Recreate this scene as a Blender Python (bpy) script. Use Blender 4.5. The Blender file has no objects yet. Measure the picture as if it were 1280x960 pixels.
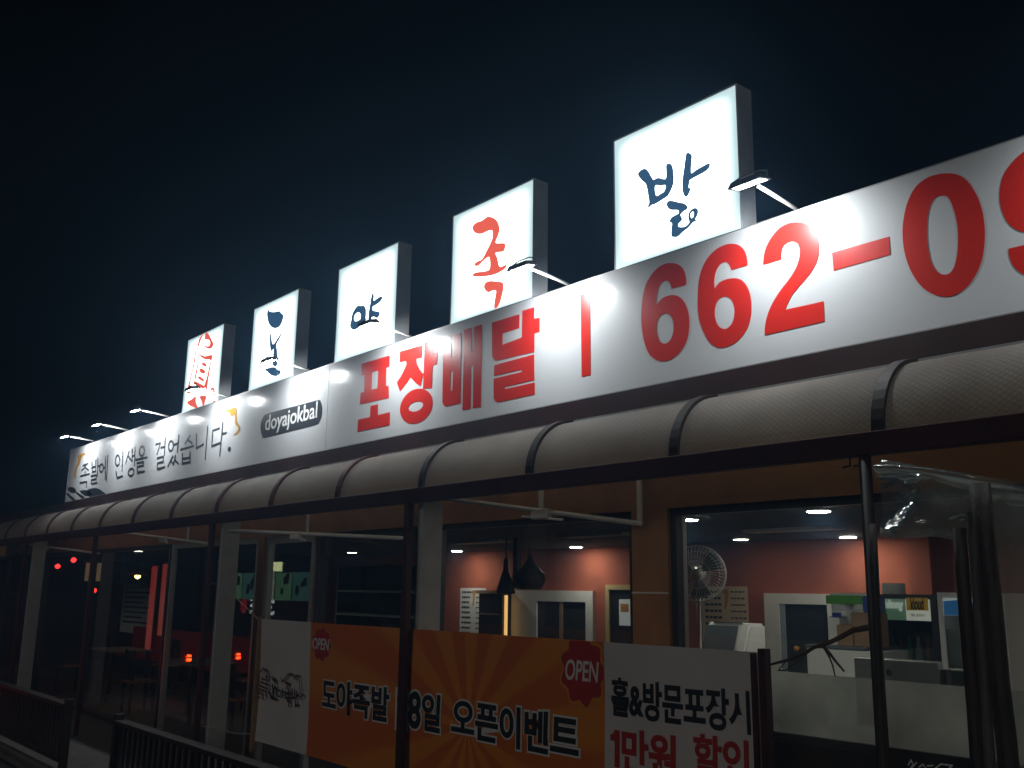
import bpy, bmesh, math, random
from mathutils import Vector, Matrix
from mathutils.geometry import delaunay_2d_cdt
random.seed(7)
S = bpy.context.scene
COL = S.collection
R = math.radians
PI = math.pi

# ---------------------------------------------------------------- camera
EYE = Vector((0, 0, 2.0))
FPX, YAW, PITCH, ROLL = 1200.0, R(-49.73), R(12.14), R(.755)
_f = Vector((math.sin(YAW) * math.cos(PITCH), math.cos(YAW) * math.cos(PITCH), math.sin(PITCH)))
_r = Vector((math.cos(YAW), -math.sin(YAW), 0))
_u = _r.cross(_f)
_r2 = _r * math.cos(ROLL) + _u * math.sin(ROLL)
_u2 = -_r * math.sin(ROLL) + _u * math.cos(ROLL)
cam = bpy.data.cameras.new('camera')
cam.sensor_width = 36
cam.lens = FPX / 1280 * 36
cam.clip_start = .05
cam.clip_end = 900
camo = bpy.data.objects.new('camera', cam)
COL.objects.link(camo)
camo.matrix_world = Matrix(((_r2.x, _u2.x, -_f.x, EYE.x), (_r2.y, _u2.y, -_f.y, EYE.y), (_r2.z, _u2.z, -_f.z, EYE.z), (0, 0, 0, 1)))
S.camera = camo

# ---------------------------------------------------------------- night sky, street light fill, exposure
W = bpy.data.worlds.new('World')
S.world = W
W.use_nodes = True
nt = W.node_tree
sky = nt.nodes.new('ShaderNodeTexSky')
sky.sky_type = 'NISHITA'
sky.sun_disc = False
sky.sun_elevation = R(16)
sky.sun_rotation = R(205)
nt.links.new(sky.outputs[0], nt.nodes['Background'].inputs[0])
nt.nodes['Background'].inputs[1].default_value = 0.0003
sun = bpy.data.lights.new('street_fill', 'SUN')  # low warm sun lamp added to stand in for street lights
sun.energy = 0.22
sun.angle = R(12)
sun.color = (1, .93, .82)
suno = bpy.data.objects.new('street_fill', sun)
COL.objects.link(suno)
suno.rotation_euler = (R(74), 0, R(25))
S.view_settings.view_transform = 'Standard'
S.view_settings.look = 'None'
S.view_settings.exposure = 0
S.view_settings.gamma = 1
S.view_settings.use_curve_mapping = False
cy = S.cycles
cy.use_denoising = True
cy.max_bounces = 7
cy.diffuse_bounces = 3
cy.glossy_bounces = 4
cy.transmission_bounces = 6
cy.transparent_max_bounces = 16
cy.caustics_reflective = False
cy.caustics_refractive = False
cy.sample_clamp_indirect = 4
cy.blur_glossy = .5

# ---------------------------------------------------------------- measuring: a photo pixel onto a plane of the place
def at(x, y, Y=None, Z=None):
    d = _r2 * ((x - 640) / FPX) - _u2 * ((y - 480) / FPX) + _f
    t = Y / d.y if Y is not None else (Z - EYE.z) / d.z
    return EYE + d * t

def zoomed(ox, oy, s):
    return lambda x, y: (ox + x * s, oy + y * s)

# ---------------------------------------------------------------- materials
MATS = {}
def mat(name, col, rough=.5, metal=0, var=.12, scale=6, bump=0, bscale=40, emit=None, es=0, coat=0, spec=.5, stretch=None):
    if name in MATS:
        return MATS[name]
    m = bpy.data.materials.new(name)
    m.use_nodes = True
    n, l = m.node_tree.nodes, m.node_tree.links
    b = n['Principled BSDF']
    b.inputs['Roughness'].default_value = rough
    b.inputs['Metallic'].default_value = metal
    b.inputs['Coat Weight'].default_value = coat
    b.inputs['Coat Roughness'].default_value = .12
    b.inputs['Specular IOR Level'].default_value = spec
    tc = n.new('ShaderNodeTexCoord')
    src = tc.outputs['Object']
    if stretch:
        mp = n.new('ShaderNodeMapping')
        mp.inputs['Scale'].default_value = stretch
        l.new(src, mp.inputs[0])
        src = mp.outputs[0]
    nz = n.new('ShaderNodeTexNoise')
    nz.inputs['Scale'].default_value = scale
    nz.inputs['Detail'].default_value = 5
    l.new(src, nz.inputs['Vector'])
    rp = n.new('ShaderNodeValToRGB')
    rp.color_ramp.elements[0].position = .3
    rp.color_ramp.elements[1].position = .72
    rp.color_ramp.elements[0].color = tuple(c * (1 - var) for c in col[:3]) + (1,)
    rp.color_ramp.elements[1].color = tuple(min(1, c * (1 + var)) for c in col[:3]) + (1,)
    l.new(nz.outputs[0], rp.inputs[0])
    l.new(rp.outputs[0], b.inputs['Base Color'])
    if bump:
        n2 = n.new('ShaderNodeTexNoise')
        n2.inputs['Scale'].default_value = bscale
        n2.inputs['Detail'].default_value = 4
        l.new(src, n2.inputs['Vector'])
        bp = n.new('ShaderNodeBump')
        bp.inputs['Strength'].default_value = bump
        bp.inputs['Distance'].default_value = .01
        l.new(n2.outputs[0], bp.inputs['Height'])
        l.new(bp.outputs[0], b.inputs['Normal'])
    if emit:
        b.inputs['Emission Color'].default_value = tuple(emit) + (1,)
        b.inputs['Emission Strength'].default_value = es
    MATS[name] = m
    return m

def mix_sheet(name, tint, gloss_col, base=.04, power=1.0, rough=.02, bump=0, bscale=5, haze=0, haze_col=(.6, .65, .62), stretch=None):
    """clear sheet: transparent + Fresnel mirror (+ a little dusty scatter)"""
    m = bpy.data.materials.new(name)
    m.use_nodes = True
    n, l = m.node_tree.nodes, m.node_tree.links
    n.remove(n['Principled BSDF'])
    out = n['Material Output']
    tr = n.new('ShaderNodeBsdfTransparent')
    tr.inputs[0].default_value = tuple(tint) + (1,)
    gl = n.new('ShaderNodeBsdfGlossy')
    gl.inputs[0].default_value = tuple(gloss_col) + (1,)
    gl.inputs['Roughness'].default_value = rough
    fr = n.new('ShaderNodeFresnel')
    fr.inputs[0].default_value = 1.5
    mu = n.new('ShaderNodeMath')
    mu.operation = 'MULTIPLY'
    mu.inputs[1].default_value = power
    mu.use_clamp = True
    l.new(fr.outputs[0], mu.inputs[0])
    mx = n.new('ShaderNodeMixShader')
    l.new(mu.outputs[0], mx.inputs[0])
    l.new(tr.outputs[0], mx.inputs[1])
    l.new(gl.outputs[0], mx.inputs[2])
    last = mx
    tc = n.new('ShaderNodeTexCoord')
    src = tc.outputs['Object']
    if stretch:
        mp = n.new('ShaderNodeMapping')
        mp.inputs['Scale'].default_value = stretch
        l.new(src, mp.inputs[0])
        src = mp.outputs[0]
    if bump:
        nz = n.new('ShaderNodeTexNoise')
        nz.inputs['Scale'].default_value = bscale
        nz.inputs['Detail'].default_value = 3
        l.new(src, nz.inputs['Vector'])
        bp = n.new('ShaderNodeBump')
        bp.inputs['Strength'].default_value = bump
        bp.inputs['Distance'].default_value = .05
        l.new(nz.outputs[0], bp.inputs['Height'])
        l.new(bp.outputs[0], gl.inputs['Normal'])
        l.new(bp.outputs[0], fr.inputs['Normal'])
    if haze:
        df = n.new('ShaderNodeBsdfDiffuse')
        df.inputs[0].default_value = tuple(haze_col) + (1,)
        tl = n.new('ShaderNodeBsdfTranslucent')
        tl.inputs[0].default_value = tuple(haze_col) + (1,)
        a = n.new('ShaderNodeMixShader')
        a.inputs[0].default_value = .6
        l.new(df.outputs[0], a.inputs[1])
        l.new(tl.outputs[0], a.inputs[2])
        nz = n.new('ShaderNodeTexNoise')
        nz.inputs['Scale'].default_value = 2.2
        nz.inputs['Detail'].default_value = 6
        l.new(src, nz.inputs['Vector'])
        mr = n.new('ShaderNodeMapRange')
        mr.inputs[1].default_value = .3
        mr.inputs[2].default_value = .7
        mr.inputs[3].default_value = haze * .55
        mr.inputs[4].default_value = min(1, haze * 1.3)
        l.new(nz.outputs[0], mr.inputs[0])
        m2 = n.new('ShaderNodeMixShader')
        l.new(mr.outputs[0], m2.inputs[0])
        l.new(mx.outputs[0], m2.inputs[1])
        l.new(a.outputs[0], m2.inputs[2])
        last = m2
    l.new(last.outputs[0], out.inputs[0])
    MATS[name] = m
    return m

def emitter(name, col, s):
    m = bpy.data.materials.new(name)
    m.use_nodes = True
    n, l = m.node_tree.nodes, m.node_tree.links
    b = n['Principled BSDF']
    b.inputs['Base Color'].default_value = (.6, .6, .6, 1)
    b.inputs['Emission Color'].default_value = tuple(col) + (1,)
    b.inputs['Emission Strength'].default_value = s
    MATS[name] = m
    return m

# ---------------------------------------------------------------- shapes
def link(name, me, m, parent=None):
    o = bpy.data.objects.new(name, me)
    COL.objects.link(o)
    if m is not None:
        me.materials.append(m)
    if parent is not None:
        o.parent = parent
        o.matrix_parent_inverse = Matrix.Translation(-parent_origin(parent))
    return o

def parent_origin(p):
    return Vector(p.location) if p.type == 'EMPTY' else Vector((0, 0, 0))

def tag(o, label, cat, group=None):
    o['label'] = label
    o['category'] = cat
    if group:
        o['group'] = group
    return o

def thing(name, label, cat, loc, group=None):
    o = bpy.data.objects.new(name, None)
    COL.objects.link(o)
    o.location = loc
    o.empty_display_size = .2
    return tag(o, label, cat, group)

def structure(o):
    o['kind'] = 'structure'
    return o

def bm_box(bm, x0, x1, y0, y1, z0, z1, bev=0):
    g = bmesh.ops.create_cube(bm, size=1)
    vs = g['verts']
    for v in vs:
        v.co = Vector(((x0 + x1) / 2 + v.co.x * (x1 - x0), (y0 + y1) / 2 + v.co.y * (y1 - y0), (z0 + z1) / 2 + v.co.z * (z1 - z0)))
    if bev:
        es = list({e for v in vs for e in v.link_edges})
        bmesh.ops.bevel(bm, geom=es, offset=bev, segments=2, affect='EDGES', profile=.5)

def fin(bm, name, m, parent=None, smooth=False):
    me = bpy.data.meshes.new(name)
    bm.normal_update()
    bm.to_mesh(me)
    bm.free()
    if smooth:
        for p in me.polygons:
            p.use_smooth = True
    return link(name, me, m, parent)

def box(name, m, x0, x1, y0, y1, z0, z1, parent=None, bev=0.0):
    bm = bmesh.new()
    bm_box(bm, min(x0, x1), max(x0, x1), min(y0, y1), max(y0, y1), min(z0, z1), max(z0, z1), bev)
    return fin(bm, name, m, parent)

def boxes(name, m, lst, parent=None, bev=0.0):
    bm = bmesh.new()
    for b in lst:
        bm_box(bm, *b, bev)
    return fin(bm, name, m, parent)

def bm_tube(bm, pts, rad, seg=8, cap=True):
    pts = [Vector(p) for p in pts]
    rads = rad if isinstance(rad, (list, tuple)) else [rad] * len(pts)
    rings = []
    for i, p in enumerate(pts):
        t = (pts[min(i + 1, len(pts) - 1)] - pts[max(i - 1, 0)]).normalized()
        a = t.orthogonal().normalized() if abs(t.z) > .95 else t.cross(Vector((0, 0, 1))).normalized()
        b = t.cross(a).normalized()
        rings.append([bm.verts.new(p + (a * math.cos(2 * PI * k / seg) + b * math.sin(2 * PI * k / seg)) * rads[i]) for k in range(seg)])
    for i in range(len(rings) - 1):
        for k in range(seg):
            bm.faces.new((rings[i][k], rings[i][(k + 1) % seg], rings[i + 1][(k + 1) % seg], rings[i + 1][k]))
    if cap:
        bm.faces.new(rings[0][::-1])
        bm.faces.new(rings[-1])

def tube(name, m, pts, rad, parent=None, seg=8):
    bm = bmesh.new()
    bm_tube(bm, pts, rad, seg)
    bmesh.ops.recalc_face_normals(bm, faces=bm.faces)
    return fin(bm, name, m, parent, True)

def lathe(name, m, prof, c, axis='Z', parent=None, seg=24):
    bm = bmesh.new()
    rings = []
    for (r_, h) in prof:
        ring = []
        for k in range(seg):
            a = 2 * PI * k / seg
            p = Vector((r_ * math.cos(a), r_ * math.sin(a), h))
            if axis == 'Y':
                p = Vector((p.x, h, p.y))
            if axis == 'X':
                p = Vector((h, p.x, p.y))
            ring.append(bm.verts.new(p + Vector(c)))
        rings.append(ring)
    for i in range(len(rings) - 1):
        for k in range(seg):
            bm.faces.new((rings[i][k], rings[i][(k + 1) % seg], rings[i + 1][(k + 1) % seg], rings[i + 1][k]))
    bm.faces.new(rings[0])
    bm.faces.new(rings[-1])
    bmesh.ops.recalc_face_normals(bm, faces=bm.faces)
    return fin(bm, name, m, parent, True)

def catmull(pts, k=4):
    out = []
    n = len(pts)
    for i in range(n):
        p0, p1, p2, p3 = pts[i - 1], pts[i], pts[(i + 1) % n], pts[(i + 2) % n]
        if p1 == p2:
            continue
        for j in range(k):
            t = j / k
            out.append(tuple(.5 * (2 * p1[q] + (p2[q] - p0[q]) * t + (2 * p0[q] - 5 * p1[q] + 4 * p2[q] - p3[q]) * t * t + (3 * p1[q] - p0[q] - 3 * p2[q] + p3[q]) * t ** 3) for q in (0, 1)))
    return out

def dedupe(pts, eps=.0015):
    out = [pts[0]]
    for p in pts[1:]:
        if math.hypot(p[0] - out[-1][0], p[1] - out[-1][1]) > eps:
            out.append(p)
    if math.hypot(out[-1][0] - out[0][0], out[-1][1] - out[0][1]) < eps:
        out.pop()
    return out
def curve_mesh(cu):
    o = bpy.data.objects.new('tmp', cu)
    COL.objects.link(o)
    bpy.context.view_layer.update()
    dg = bpy.context.evaluated_depsgraph_get()
    me = bpy.data.meshes.new_from_object(o.evaluated_get(dg))
    bpy.data.objects.remove(o)
    bpy.data.curves.remove(cu)
    return me

def flat_glyph(name, loops, m, Yf, parent, thick=.0006, warp=None):
    """loops: lists of (X, Z) in metres on a wall plane facing the street; holes by even-odd fill"""
    vs, es = [], []
    for lp in loops:
        k0 = len(vs)
        vs += [Vector(p) for p in lp]
        es += [(k0 + i, k0 + (i + 1) % len(lp)) for i in range(len(lp))]
    v2, e2, f2 = delaunay_2d_cdt(vs, es, [], 1, 1e-5)[:3]
    def inside(x, y):
        c = False
        for lp in loops:
            for (ax, ay), (bx_, by_) in zip(lp, lp[1:] + lp[:1]):
                if (ay > y) != (by_ > y) and x < (bx_ - ax) * (y - ay) / (by_ - ay) + ax:
                    c = not c
        return c
    bm = bmesh.new()
    bv = [bm.verts.new((p.x, Yf - thick + (warp(p.x, p.y) if warp else 0), p.y)) for p in v2]
    for f in f2:
        cx_, cz_ = sum(v2[i].x for i in f) / len(f), sum(v2[i].y for i in f) / len(f)
        if inside(cx_, cz_):
            g = bm.faces.new([bv[i] for i in f])
            g.normal_update()
            if g.normal.y > 0:
                g.normal_flip()
    ex = bmesh.ops.extrude_face_region(bm, geom=list(bm.faces), use_keep_orig=True)
    for v in ex['geom']:
        if isinstance(v, bmesh.types.BMVert):
            v.co.y += 2 * thick
    bmesh.ops.delete(bm, geom=[v for v in bm.verts if not v.link_faces], context='VERTS')
    bmesh.ops.recalc_face_normals(bm, faces=bm.faces)
    return fin(bm, name, m, parent)

def traced(name, zf, loops, m, Y, lift, parent, smooth=True, k=4):
    ls = []
    for lp in loops:
        q = [at(*zf(*p), Y=Y) for p in lp]
        q = [(v.x, v.z) for v in q]
        ls.append(dedupe(catmull(q, k)) if smooth else q)
    return flat_glyph(name, ls, m, Y - lift, parent)

def stroke_glyph(name, zf, strokes, w, m, Y, lift, parent):
    bm = bmesh.new()
    n = 0
    for st in strokes:
        q = [at(*zf(*p), Y=Y) for p in st]
        for a, b in zip(q[:-1], q[1:]):
            d = (b - a)
            d.y = 0
            L = d.length
            if L < 1e-5:
                continue
            d /= L
            nn = Vector((-d.z, 0, d.x)) * (w / 2)
            a2, b2 = a - d * (w * .35), b + d * (w * .35)
            off = Vector((0, -lift - .00025 * n, 0))
            n += 1
            vs = [bm.verts.new(p + off) for p in (a2 - nn, b2 - nn * .8, b2 + nn * .8, a2 + nn)]
            f = bm.faces.new(vs)
            f.normal_update()
            if f.normal.y > 0:
                f.normal_flip()
    return fin(bm, name, m, parent)

def text_fit(name, body, m, x0, x1, z0, z1, Yf, parent, bold=0.0, thick=.001, shear=0, warp=None, space=1.0):
    cu = bpy.data.curves.new('t', 'FONT')
    cu.body = body
    cu.offset = 0
    cu.space_character = space
    cu.shear = shear
    me0 = curve_mesh(cu.copy())
    xs = [v.co.x for v in me0.vertices]
    ys = [v.co.y for v in me0.vertices]
    bx0, bx1, by0, by1 = min(xs), max(xs), min(ys), max(ys)
    bpy.data.meshes.remove(me0)
    cu.offset = bold
    cu.extrude = .01
    me = curve_mesh(cu)
    for v in me.vertices:
        x = x0 + (v.co.x - bx0) / (bx1 - bx0) * (x1 - x0)
        z = z0 + (v.co.y - by0) / (by1 - by0) * (z1 - z0)
        y = Yf - v.co.z / .01 * thick
        if warp:
            y += warp(x, z)
        v.co = (x, y, z)
    me.materials.clear()
    return link(name, me, m, parent)

def pbox(name, m, x0, y0, x1, y1, Y, dep, parent=None, bev=0.0):
    """a box whose street face, at depth Y, spans the measured pixels"""
    ym, xm = (y0 + y1) / 2, (x0 + x1) / 2
    return box(name, m, at(x0, ym, Y=Y).x, at(x1, ym, Y=Y).x, Y, Y + dep, at(xm, y1, Y=Y).z, at(xm, y0, Y=Y).z, parent, bev)

def prect(x0, y0, x1, y1, Y):
    ym, xm = (y0 + y1) / 2, (x0 + x1) / 2
    return at(x0, ym, Y=Y).x, at(x1, ym, Y=Y).x, at(xm, y1, Y=Y).z, at(xm, y0, Y=Y).z

# ---------------------------------------------------------------- palette
asphalt = mat('asphalt', (.05, .05, .052), .85, var=.35, scale=30, bump=.6, bscale=120)
deckm = mat('deck_paving', (.16, .15, .14), .8, var=.3, scale=12, bump=.4, bscale=60)
siding = mat('brown_siding', (.46, .25, .11), .6, var=.2, scale=3, bump=.2)
maroon = mat('maroon_metal', (.06, .014, .011), .6, var=.25, scale=5, bump=.1)
darkbrown = mat('dark_brown_metal', (.022, .016, .013), .6, var=.3, scale=8)
cream = mat('cream_post', (.46, .455, .43), .55, var=.12, scale=7, bump=.1)
whitepaint = mat('white_paint', (.72, .72, .68), .45, var=.06)
alu = mat('brushed_aluminium', (.5, .51, .5), .38, .7, var=.1, scale=9)
darkframe = mat('dark_window_frame', (.035, .035, .035), .4, var=.2)
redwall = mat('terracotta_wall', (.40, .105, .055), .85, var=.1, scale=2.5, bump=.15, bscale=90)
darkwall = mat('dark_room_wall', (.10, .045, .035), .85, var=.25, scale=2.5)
ceilm = mat('dark_ceiling', (.05, .05, .048), .8, var=.15, scale=3)
floorm = mat('room_floor', (.16, .13, .11), .5, var=.2, scale=5)
woodm = mat('dark_wood', (.022, .012, .008), .5, var=.35, scale=5, stretch=(1, 1, 8), bump=.2)
seatm = mat('tan_seat', (.42, .2, .07), .55, var=.15)
blackm = mat('black_plastic', (.02, .02, .022), .4)
paper = mat('paper_white', (.72, .72, .7), .7, var=.04)
creampaper = mat('paper_cream', (.72, .56, .36), .7, var=.05)
inkm = mat('ink', (.02, .02, .02), .6)
cardboard = mat('cardboard', (.33, .2, .1), .85, var=.12, scale=10)
whiteplastic = mat('white_plastic', (.7, .71, .68), .35, var=.04)
greyplastic = mat('grey_plastic', (.09, .105, .115), .35, var=.08)
glass = mix_sheet('window_glass', (.86, .9, .87), (1, 1, 1), power=1.5, rough=.0, bump=.012, bscale=1.1)
vinyl = mix_sheet('clear_vinyl', (.88, .9, .88), (.95, 1, .97), power=2.2, rough=.1, bump=.8, bscale=4.5, haze=.3, stretch=(1, 1, 2.2))
frost = mix_sheet('frosted_film', (.25, .28, .26), (.8, .8, .8), power=.5, rough=.3, haze=.75, haze_col=(.66, .7, .64))
redvinyl = mat('red_vinyl', (.66, .026, .018), .32, var=.05, scale=1.5, coat=.25)
darkgrey = mat('charcoal_vinyl', (.035, .042, .05), .35, var=.06, coat=.25)
ochre = mat('ochre_vinyl', (.55, .27, .03), .35, var=.1)
whitevinyl = mat('white_vinyl', (.8, .8, .8), .4, var=.03)

def sign_face():
    m = mat('glossy_sign_face', (.64, .655, .67), .5, var=.035, scale=.9, coat=.55, bump=.03, bscale=2.2)
    b = m.node_tree.nodes['Principled BSDF']
    b.inputs['Coat Roughness'].default_value = .16
    return m
signm = sign_face()

def siding_ribs():
    n, l = siding.node_tree.nodes, siding.node_tree.links
    b = n['Principled BSDF']
    tc = n.new('ShaderNodeTexCoord')
    wv = n.new('ShaderNodeTexWave')
    wv.bands_direction = 'Z'
    wv.wave_profile = 'SAW'
    wv.inputs['Scale'].default_value = 12
    wv.inputs['Distortion'].default_value = .15
    l.new(tc.outputs['Object'], wv.inputs[0])
    bp = n.new('ShaderNodeBump')
    bp.inputs['Strength'].default_value = .8
    bp.inputs['Distance'].default_value = .012
    l.new(wv.outputs['Fac'], bp.inputs['Height'])
    l.new(bp.outputs[0], b.inputs['Normal'])
siding_ribs()

def awning_sheet():
    """ribbed bronze polycarbonate with a dotted emboss: lets part of the lamps' light through"""
    m = mat('bronze_polycarbonate', (.40, .375, .335), .6, var=.25, scale=2.2, spec=.25)
    n, l = m.node_tree.nodes, m.node_tree.links
    b = n['Principled BSDF']
    tc = n.new('ShaderNodeTexCoord')
    mp = n.new('ShaderNodeMapping')
    mp.inputs['Rotation'].default_value = (0, 0, R(45))
    mp.inputs['Scale'].default_value = (34, 46, 46)
    l.new(tc.outputs['UV'], mp.inputs[0])
    vo = n.new('ShaderNodeTexVoronoi')
    vo.inputs['Randomness'].default_value = 0
    vo.inputs['Scale'].default_value = 1
    l.new(mp.outputs[0], vo.inputs['Vector'])
    bp = n.new('ShaderNodeBump')
    bp.inputs['Strength'].default_value = .22
    bp.inputs['Distance'].default_value = .006
    l.new(vo.outputs['Distance'], bp.inputs['Height'])
    l.new(bp.outputs[0], b.inputs['Normal'])
    tl = n.new('ShaderNodeBsdfTranslucent')
    tl.inputs[0].default_value = (.74, .62, .45, 1)
    mx = n.new('ShaderNodeMixShader')
    mx.inputs[0].default_value = .5
    l.new(b.outputs[0], mx.inputs[1])
    l.new(tl.outputs[0], mx.inputs[2])
    l.new(mx.outputs[0], n['Material Output'].inputs[0])
    old = b.inputs['Base Color'].links[0].from_socket
    dr = n.new('ShaderNodeMapRange')
    dr.inputs[1].default_value = .15
    dr.inputs[2].default_value = .5
    dr.inputs[3].default_value = 1.25
    dr.inputs[4].default_value = .85
    l.new(vo.outputs['Distance'], dr.inputs[0])
    mc = n.new('ShaderNodeVectorMath')
    mc.operation = 'SCALE'
    l.new(old, mc.inputs[0])
    l.new(dr.outputs[0], mc.inputs['Scale'])
    l.new(mc.outputs[0], b.inputs['Base Color'])
    return m
polycarb = awning_sheet()

def lightbox_face(w, h):
    """backlit acrylic: tubes stop short of the edges, so the rim glows less"""
    m = bpy.data.materials.new('backlit_acrylic')
    m.use_nodes = True
    n, l = m.node_tree.nodes, m.node_tree.links
    b = n['Principled BSDF']
    b.inputs['Base Color'].default_value = (.75, .78, .78, 1)
    b.inputs['Roughness'].default_value = .3
    tc = n.new('ShaderNodeTexCoord')
    sx = n.new('ShaderNodeSeparateXYZ')
    l.new(tc.outputs['Generated'], sx.inputs[0])
    def rim(out, soft):
        a = n.new('ShaderNodeMath'); a.operation = 'SUBTRACT'; a.inputs[1].default_value = .5
        l.new(out, a.inputs[0])
        c = n.new('ShaderNodeMath'); c.operation = 'ABSOLUTE'
        l.new(a.outputs[0], c.inputs[0])
        r = n.new('ShaderNodeMapRange')
        r.interpolation_type = 'SMOOTHSTEP'
        r.inputs[1].default_value = .5
        r.inputs[2].default_value = .5 - soft
        r.inputs[3].default_value = 0
        r.inputs[4].default_value = 1
        l.new(c.outputs[0], r.inputs[0])
        return r.outputs[0]
    mu = n.new('ShaderNodeMath'); mu.operation = 'MULTIPLY'
    l.new(rim(sx.outputs['X'], .22), mu.inputs[0])
    l.new(rim(sx.outputs['Z'], .14), mu.inputs[1])
    nz = n.new('ShaderNodeTexNoise')
    nz.inputs['Scale'].default_value = 2.5
    l.new(tc.outputs['Object'], nz.inputs[0])
    mr = n.new('ShaderNodeMapRange')
    mr.inputs[3].default_value = .62
    mr.inputs[4].default_value = 4.2
    l.new(mu.outputs[0], mr.inputs[0])
    m3 = n.new('ShaderNodeMath'); m3.operation = 'MULTIPLY_ADD'
    m3.inputs[1].default_value = .25
    l.new(nz.outputs[0], m3.inputs[0])
    l.new(mr.outputs[0], m3.inputs[2])
    l.new(m3.outputs[0], b.inputs['Emission Strength'])
    rp = n.new('ShaderNodeValToRGB')
    rp.color_ramp.elements[0].color = (.72, .97, .99, 1)
    rp.color_ramp.elements[1].color = (.93, 1, .96, 1)
    l.new(mu.outputs[0], rp.inputs[0])
    l.new(rp.outputs[0], b.inputs['Emission Color'])
    return m
boxface = lightbox_face(1, 1)
boxink = mat('navy_brush_film', (.02, .06, .11), .5, var=.1, emit=(.026, .075, .15), es=1.0)
boxred = mat('orange_red_brush_film', (.7, .1, .05), .5, var=.1, emit=(1, .13, .07), es=.85)

# ================================================================ THE SETTING
structure(box('ground', asphalt, -260, 120, -160, 200, -.3, 0))
structure(box('terrace_paving', deckm, -26, 8, 3.2, 11, 0, .06))
YF = 5.0                                    # street face of the restaurant wall
YB = 9.95                                   # back wall of the dining room
CEIL = 2.62
structure(box('room_floor', floorm, -27, 4, 5.25, 13.4, .062, .1))
structure(box('room_ceiling', ceilm, -27, 4, 5.14, 13.4, CEIL, CEIL + .1))
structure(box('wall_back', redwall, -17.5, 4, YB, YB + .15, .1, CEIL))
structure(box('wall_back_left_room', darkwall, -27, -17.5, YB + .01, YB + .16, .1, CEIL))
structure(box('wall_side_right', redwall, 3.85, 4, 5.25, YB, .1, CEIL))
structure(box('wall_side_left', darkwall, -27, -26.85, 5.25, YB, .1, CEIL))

# ================================================================ THE RESTAURANT BUILDING
bld = thing('restaurant_building', 'long low restaurant with brown ribbed siding and wide glass front', 'building', (-8, YF, 0))
XR = 4.0
HEAD = 2.555
xc0, xc1 = at(790, 700, Y=YF).x, at(835, 700, Y=YF).x     # siding pier between the two lit windows
box('upper_wall', siding, -27, XR, YF, YF + .14, HEAD, 3.16, bld)
box('pier', siding, xc0, xc1, YF, YF + .14, .5, HEAD, bld)
box('pier_trim', whitepaint, xc0, xc1, YF - .006, YF, at(810, 741, Y=YF).z - .006, at(810, 741, Y=YF).z + .006, bld)
box('pier', siding, -10.35, -10.2, YF, YF + .14, .06, HEAD, bld)
box('lower_wall', darkbrown, -8.2, XR, YF, YF + .14, .06, 1.16, bld)
box('roof', darkbrown, -27, XR, 4.86, 13.5, 3.16, 3.3, bld)
box('soffit', siding, -27, XR, 4.7, 5.0, 3.10, 3.16, bld)

def window(x0, x1, z0, z1, fm, fw=.05, mull=(), Y=YF + .03, pane=glass, dep=.06):
    lst = [(x0, x0 + fw, Y, Y + dep, z0, z1), (x1 - fw, x1, Y, Y + dep, z0, z1), (x0 + fw, x1 - fw, Y, Y + dep, z1 - fw, z1), (x0 + fw, x1 - fw, Y, Y + dep, z0, z0 + fw)]
    for mx_ in mull:
        lst.append((mx_ - fw / 2, mx_ + fw / 2, Y + .002, Y + dep - .002, z0 + fw, z1 - fw))
    w = boxes('window', fm, lst, bld)
    cuts = [x0 + fw] + [v for m_ in mull for v in (m_ - fw / 2, m_ + fw / 2)] + [x1 - fw]
    for a, b in zip(cuts[::2], cuts[1::2]):
        me = bpy.data.meshes.new('pane')
        yy = Y + dep / 2
        me.from_pydata([(a, yy, z0 + fw), (b, yy, z0 + fw), (b, yy, z1 - fw), (a, yy, z1 - fw)], [], [(0, 1, 2, 3)])
        link('pane', me, pane, w)
    return w
w_r = window(xc1, XR, 1.16, HEAD, darkframe, .05, (1.2,))
w_m = window(-6.92, xc0, 1.16, HEAD, darkframe, .05)
w_s = window(-9.05, -6.98, .9, HEAD, darkframe, .05)
w_d = window(-10.2, -9.09, .08, HEAD, alu, .075)
for a, b in ((-13.0, -10.4), (-16.3, -13.05), (-18.9, -16.35), (-21.6, -18.95), (-26.8, -21.65)):
    window(a, b, .08, HEAD, darkframe if a < -16.2 else alu, .06)
# sliding sash standing just inside the right window, beside the pier
sa = prect(838, 650, 853, 815, YF + .12)
boxes('sash', alu, [(sa[0], sa[0] + .035, 5.1, 5.14, 1.2, HEAD - .05), (sa[0] + .05, sa[1] + .03, 5.1, 5.14, 1.2, HEAD - .05)], bld)
# frosted film on the lower half of the right window
z1f, z0f = 1.553, 1.19
me = bpy.data.meshes.new('frosted_film')
me.from_pydata([(xc1 + .05, YF + .057, z0f), (1.17, YF + .057, z0f), (1.17, YF + .057, z1f), (xc1 + .05, YF + .057, z1f)], [], [(0, 1, 2, 3)])
link('frosted_film', me, frost, bld)
zf = zoomed(1060, 640, .3333)
for k, st in enumerate(([[(228, 948), (238, 930), (246, 948), (236, 960)], [(240, 960), (258, 940)]], [[(268, 956), (282, 946), (292, 958)]], [[(330, 960), (350, 945), (392, 950), (380, 962)], [(300, 952), (320, 950)]])):
    stroke_glyph('window_decal', zf, st, .008, whitevinyl, YF, .004, bld)

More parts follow.
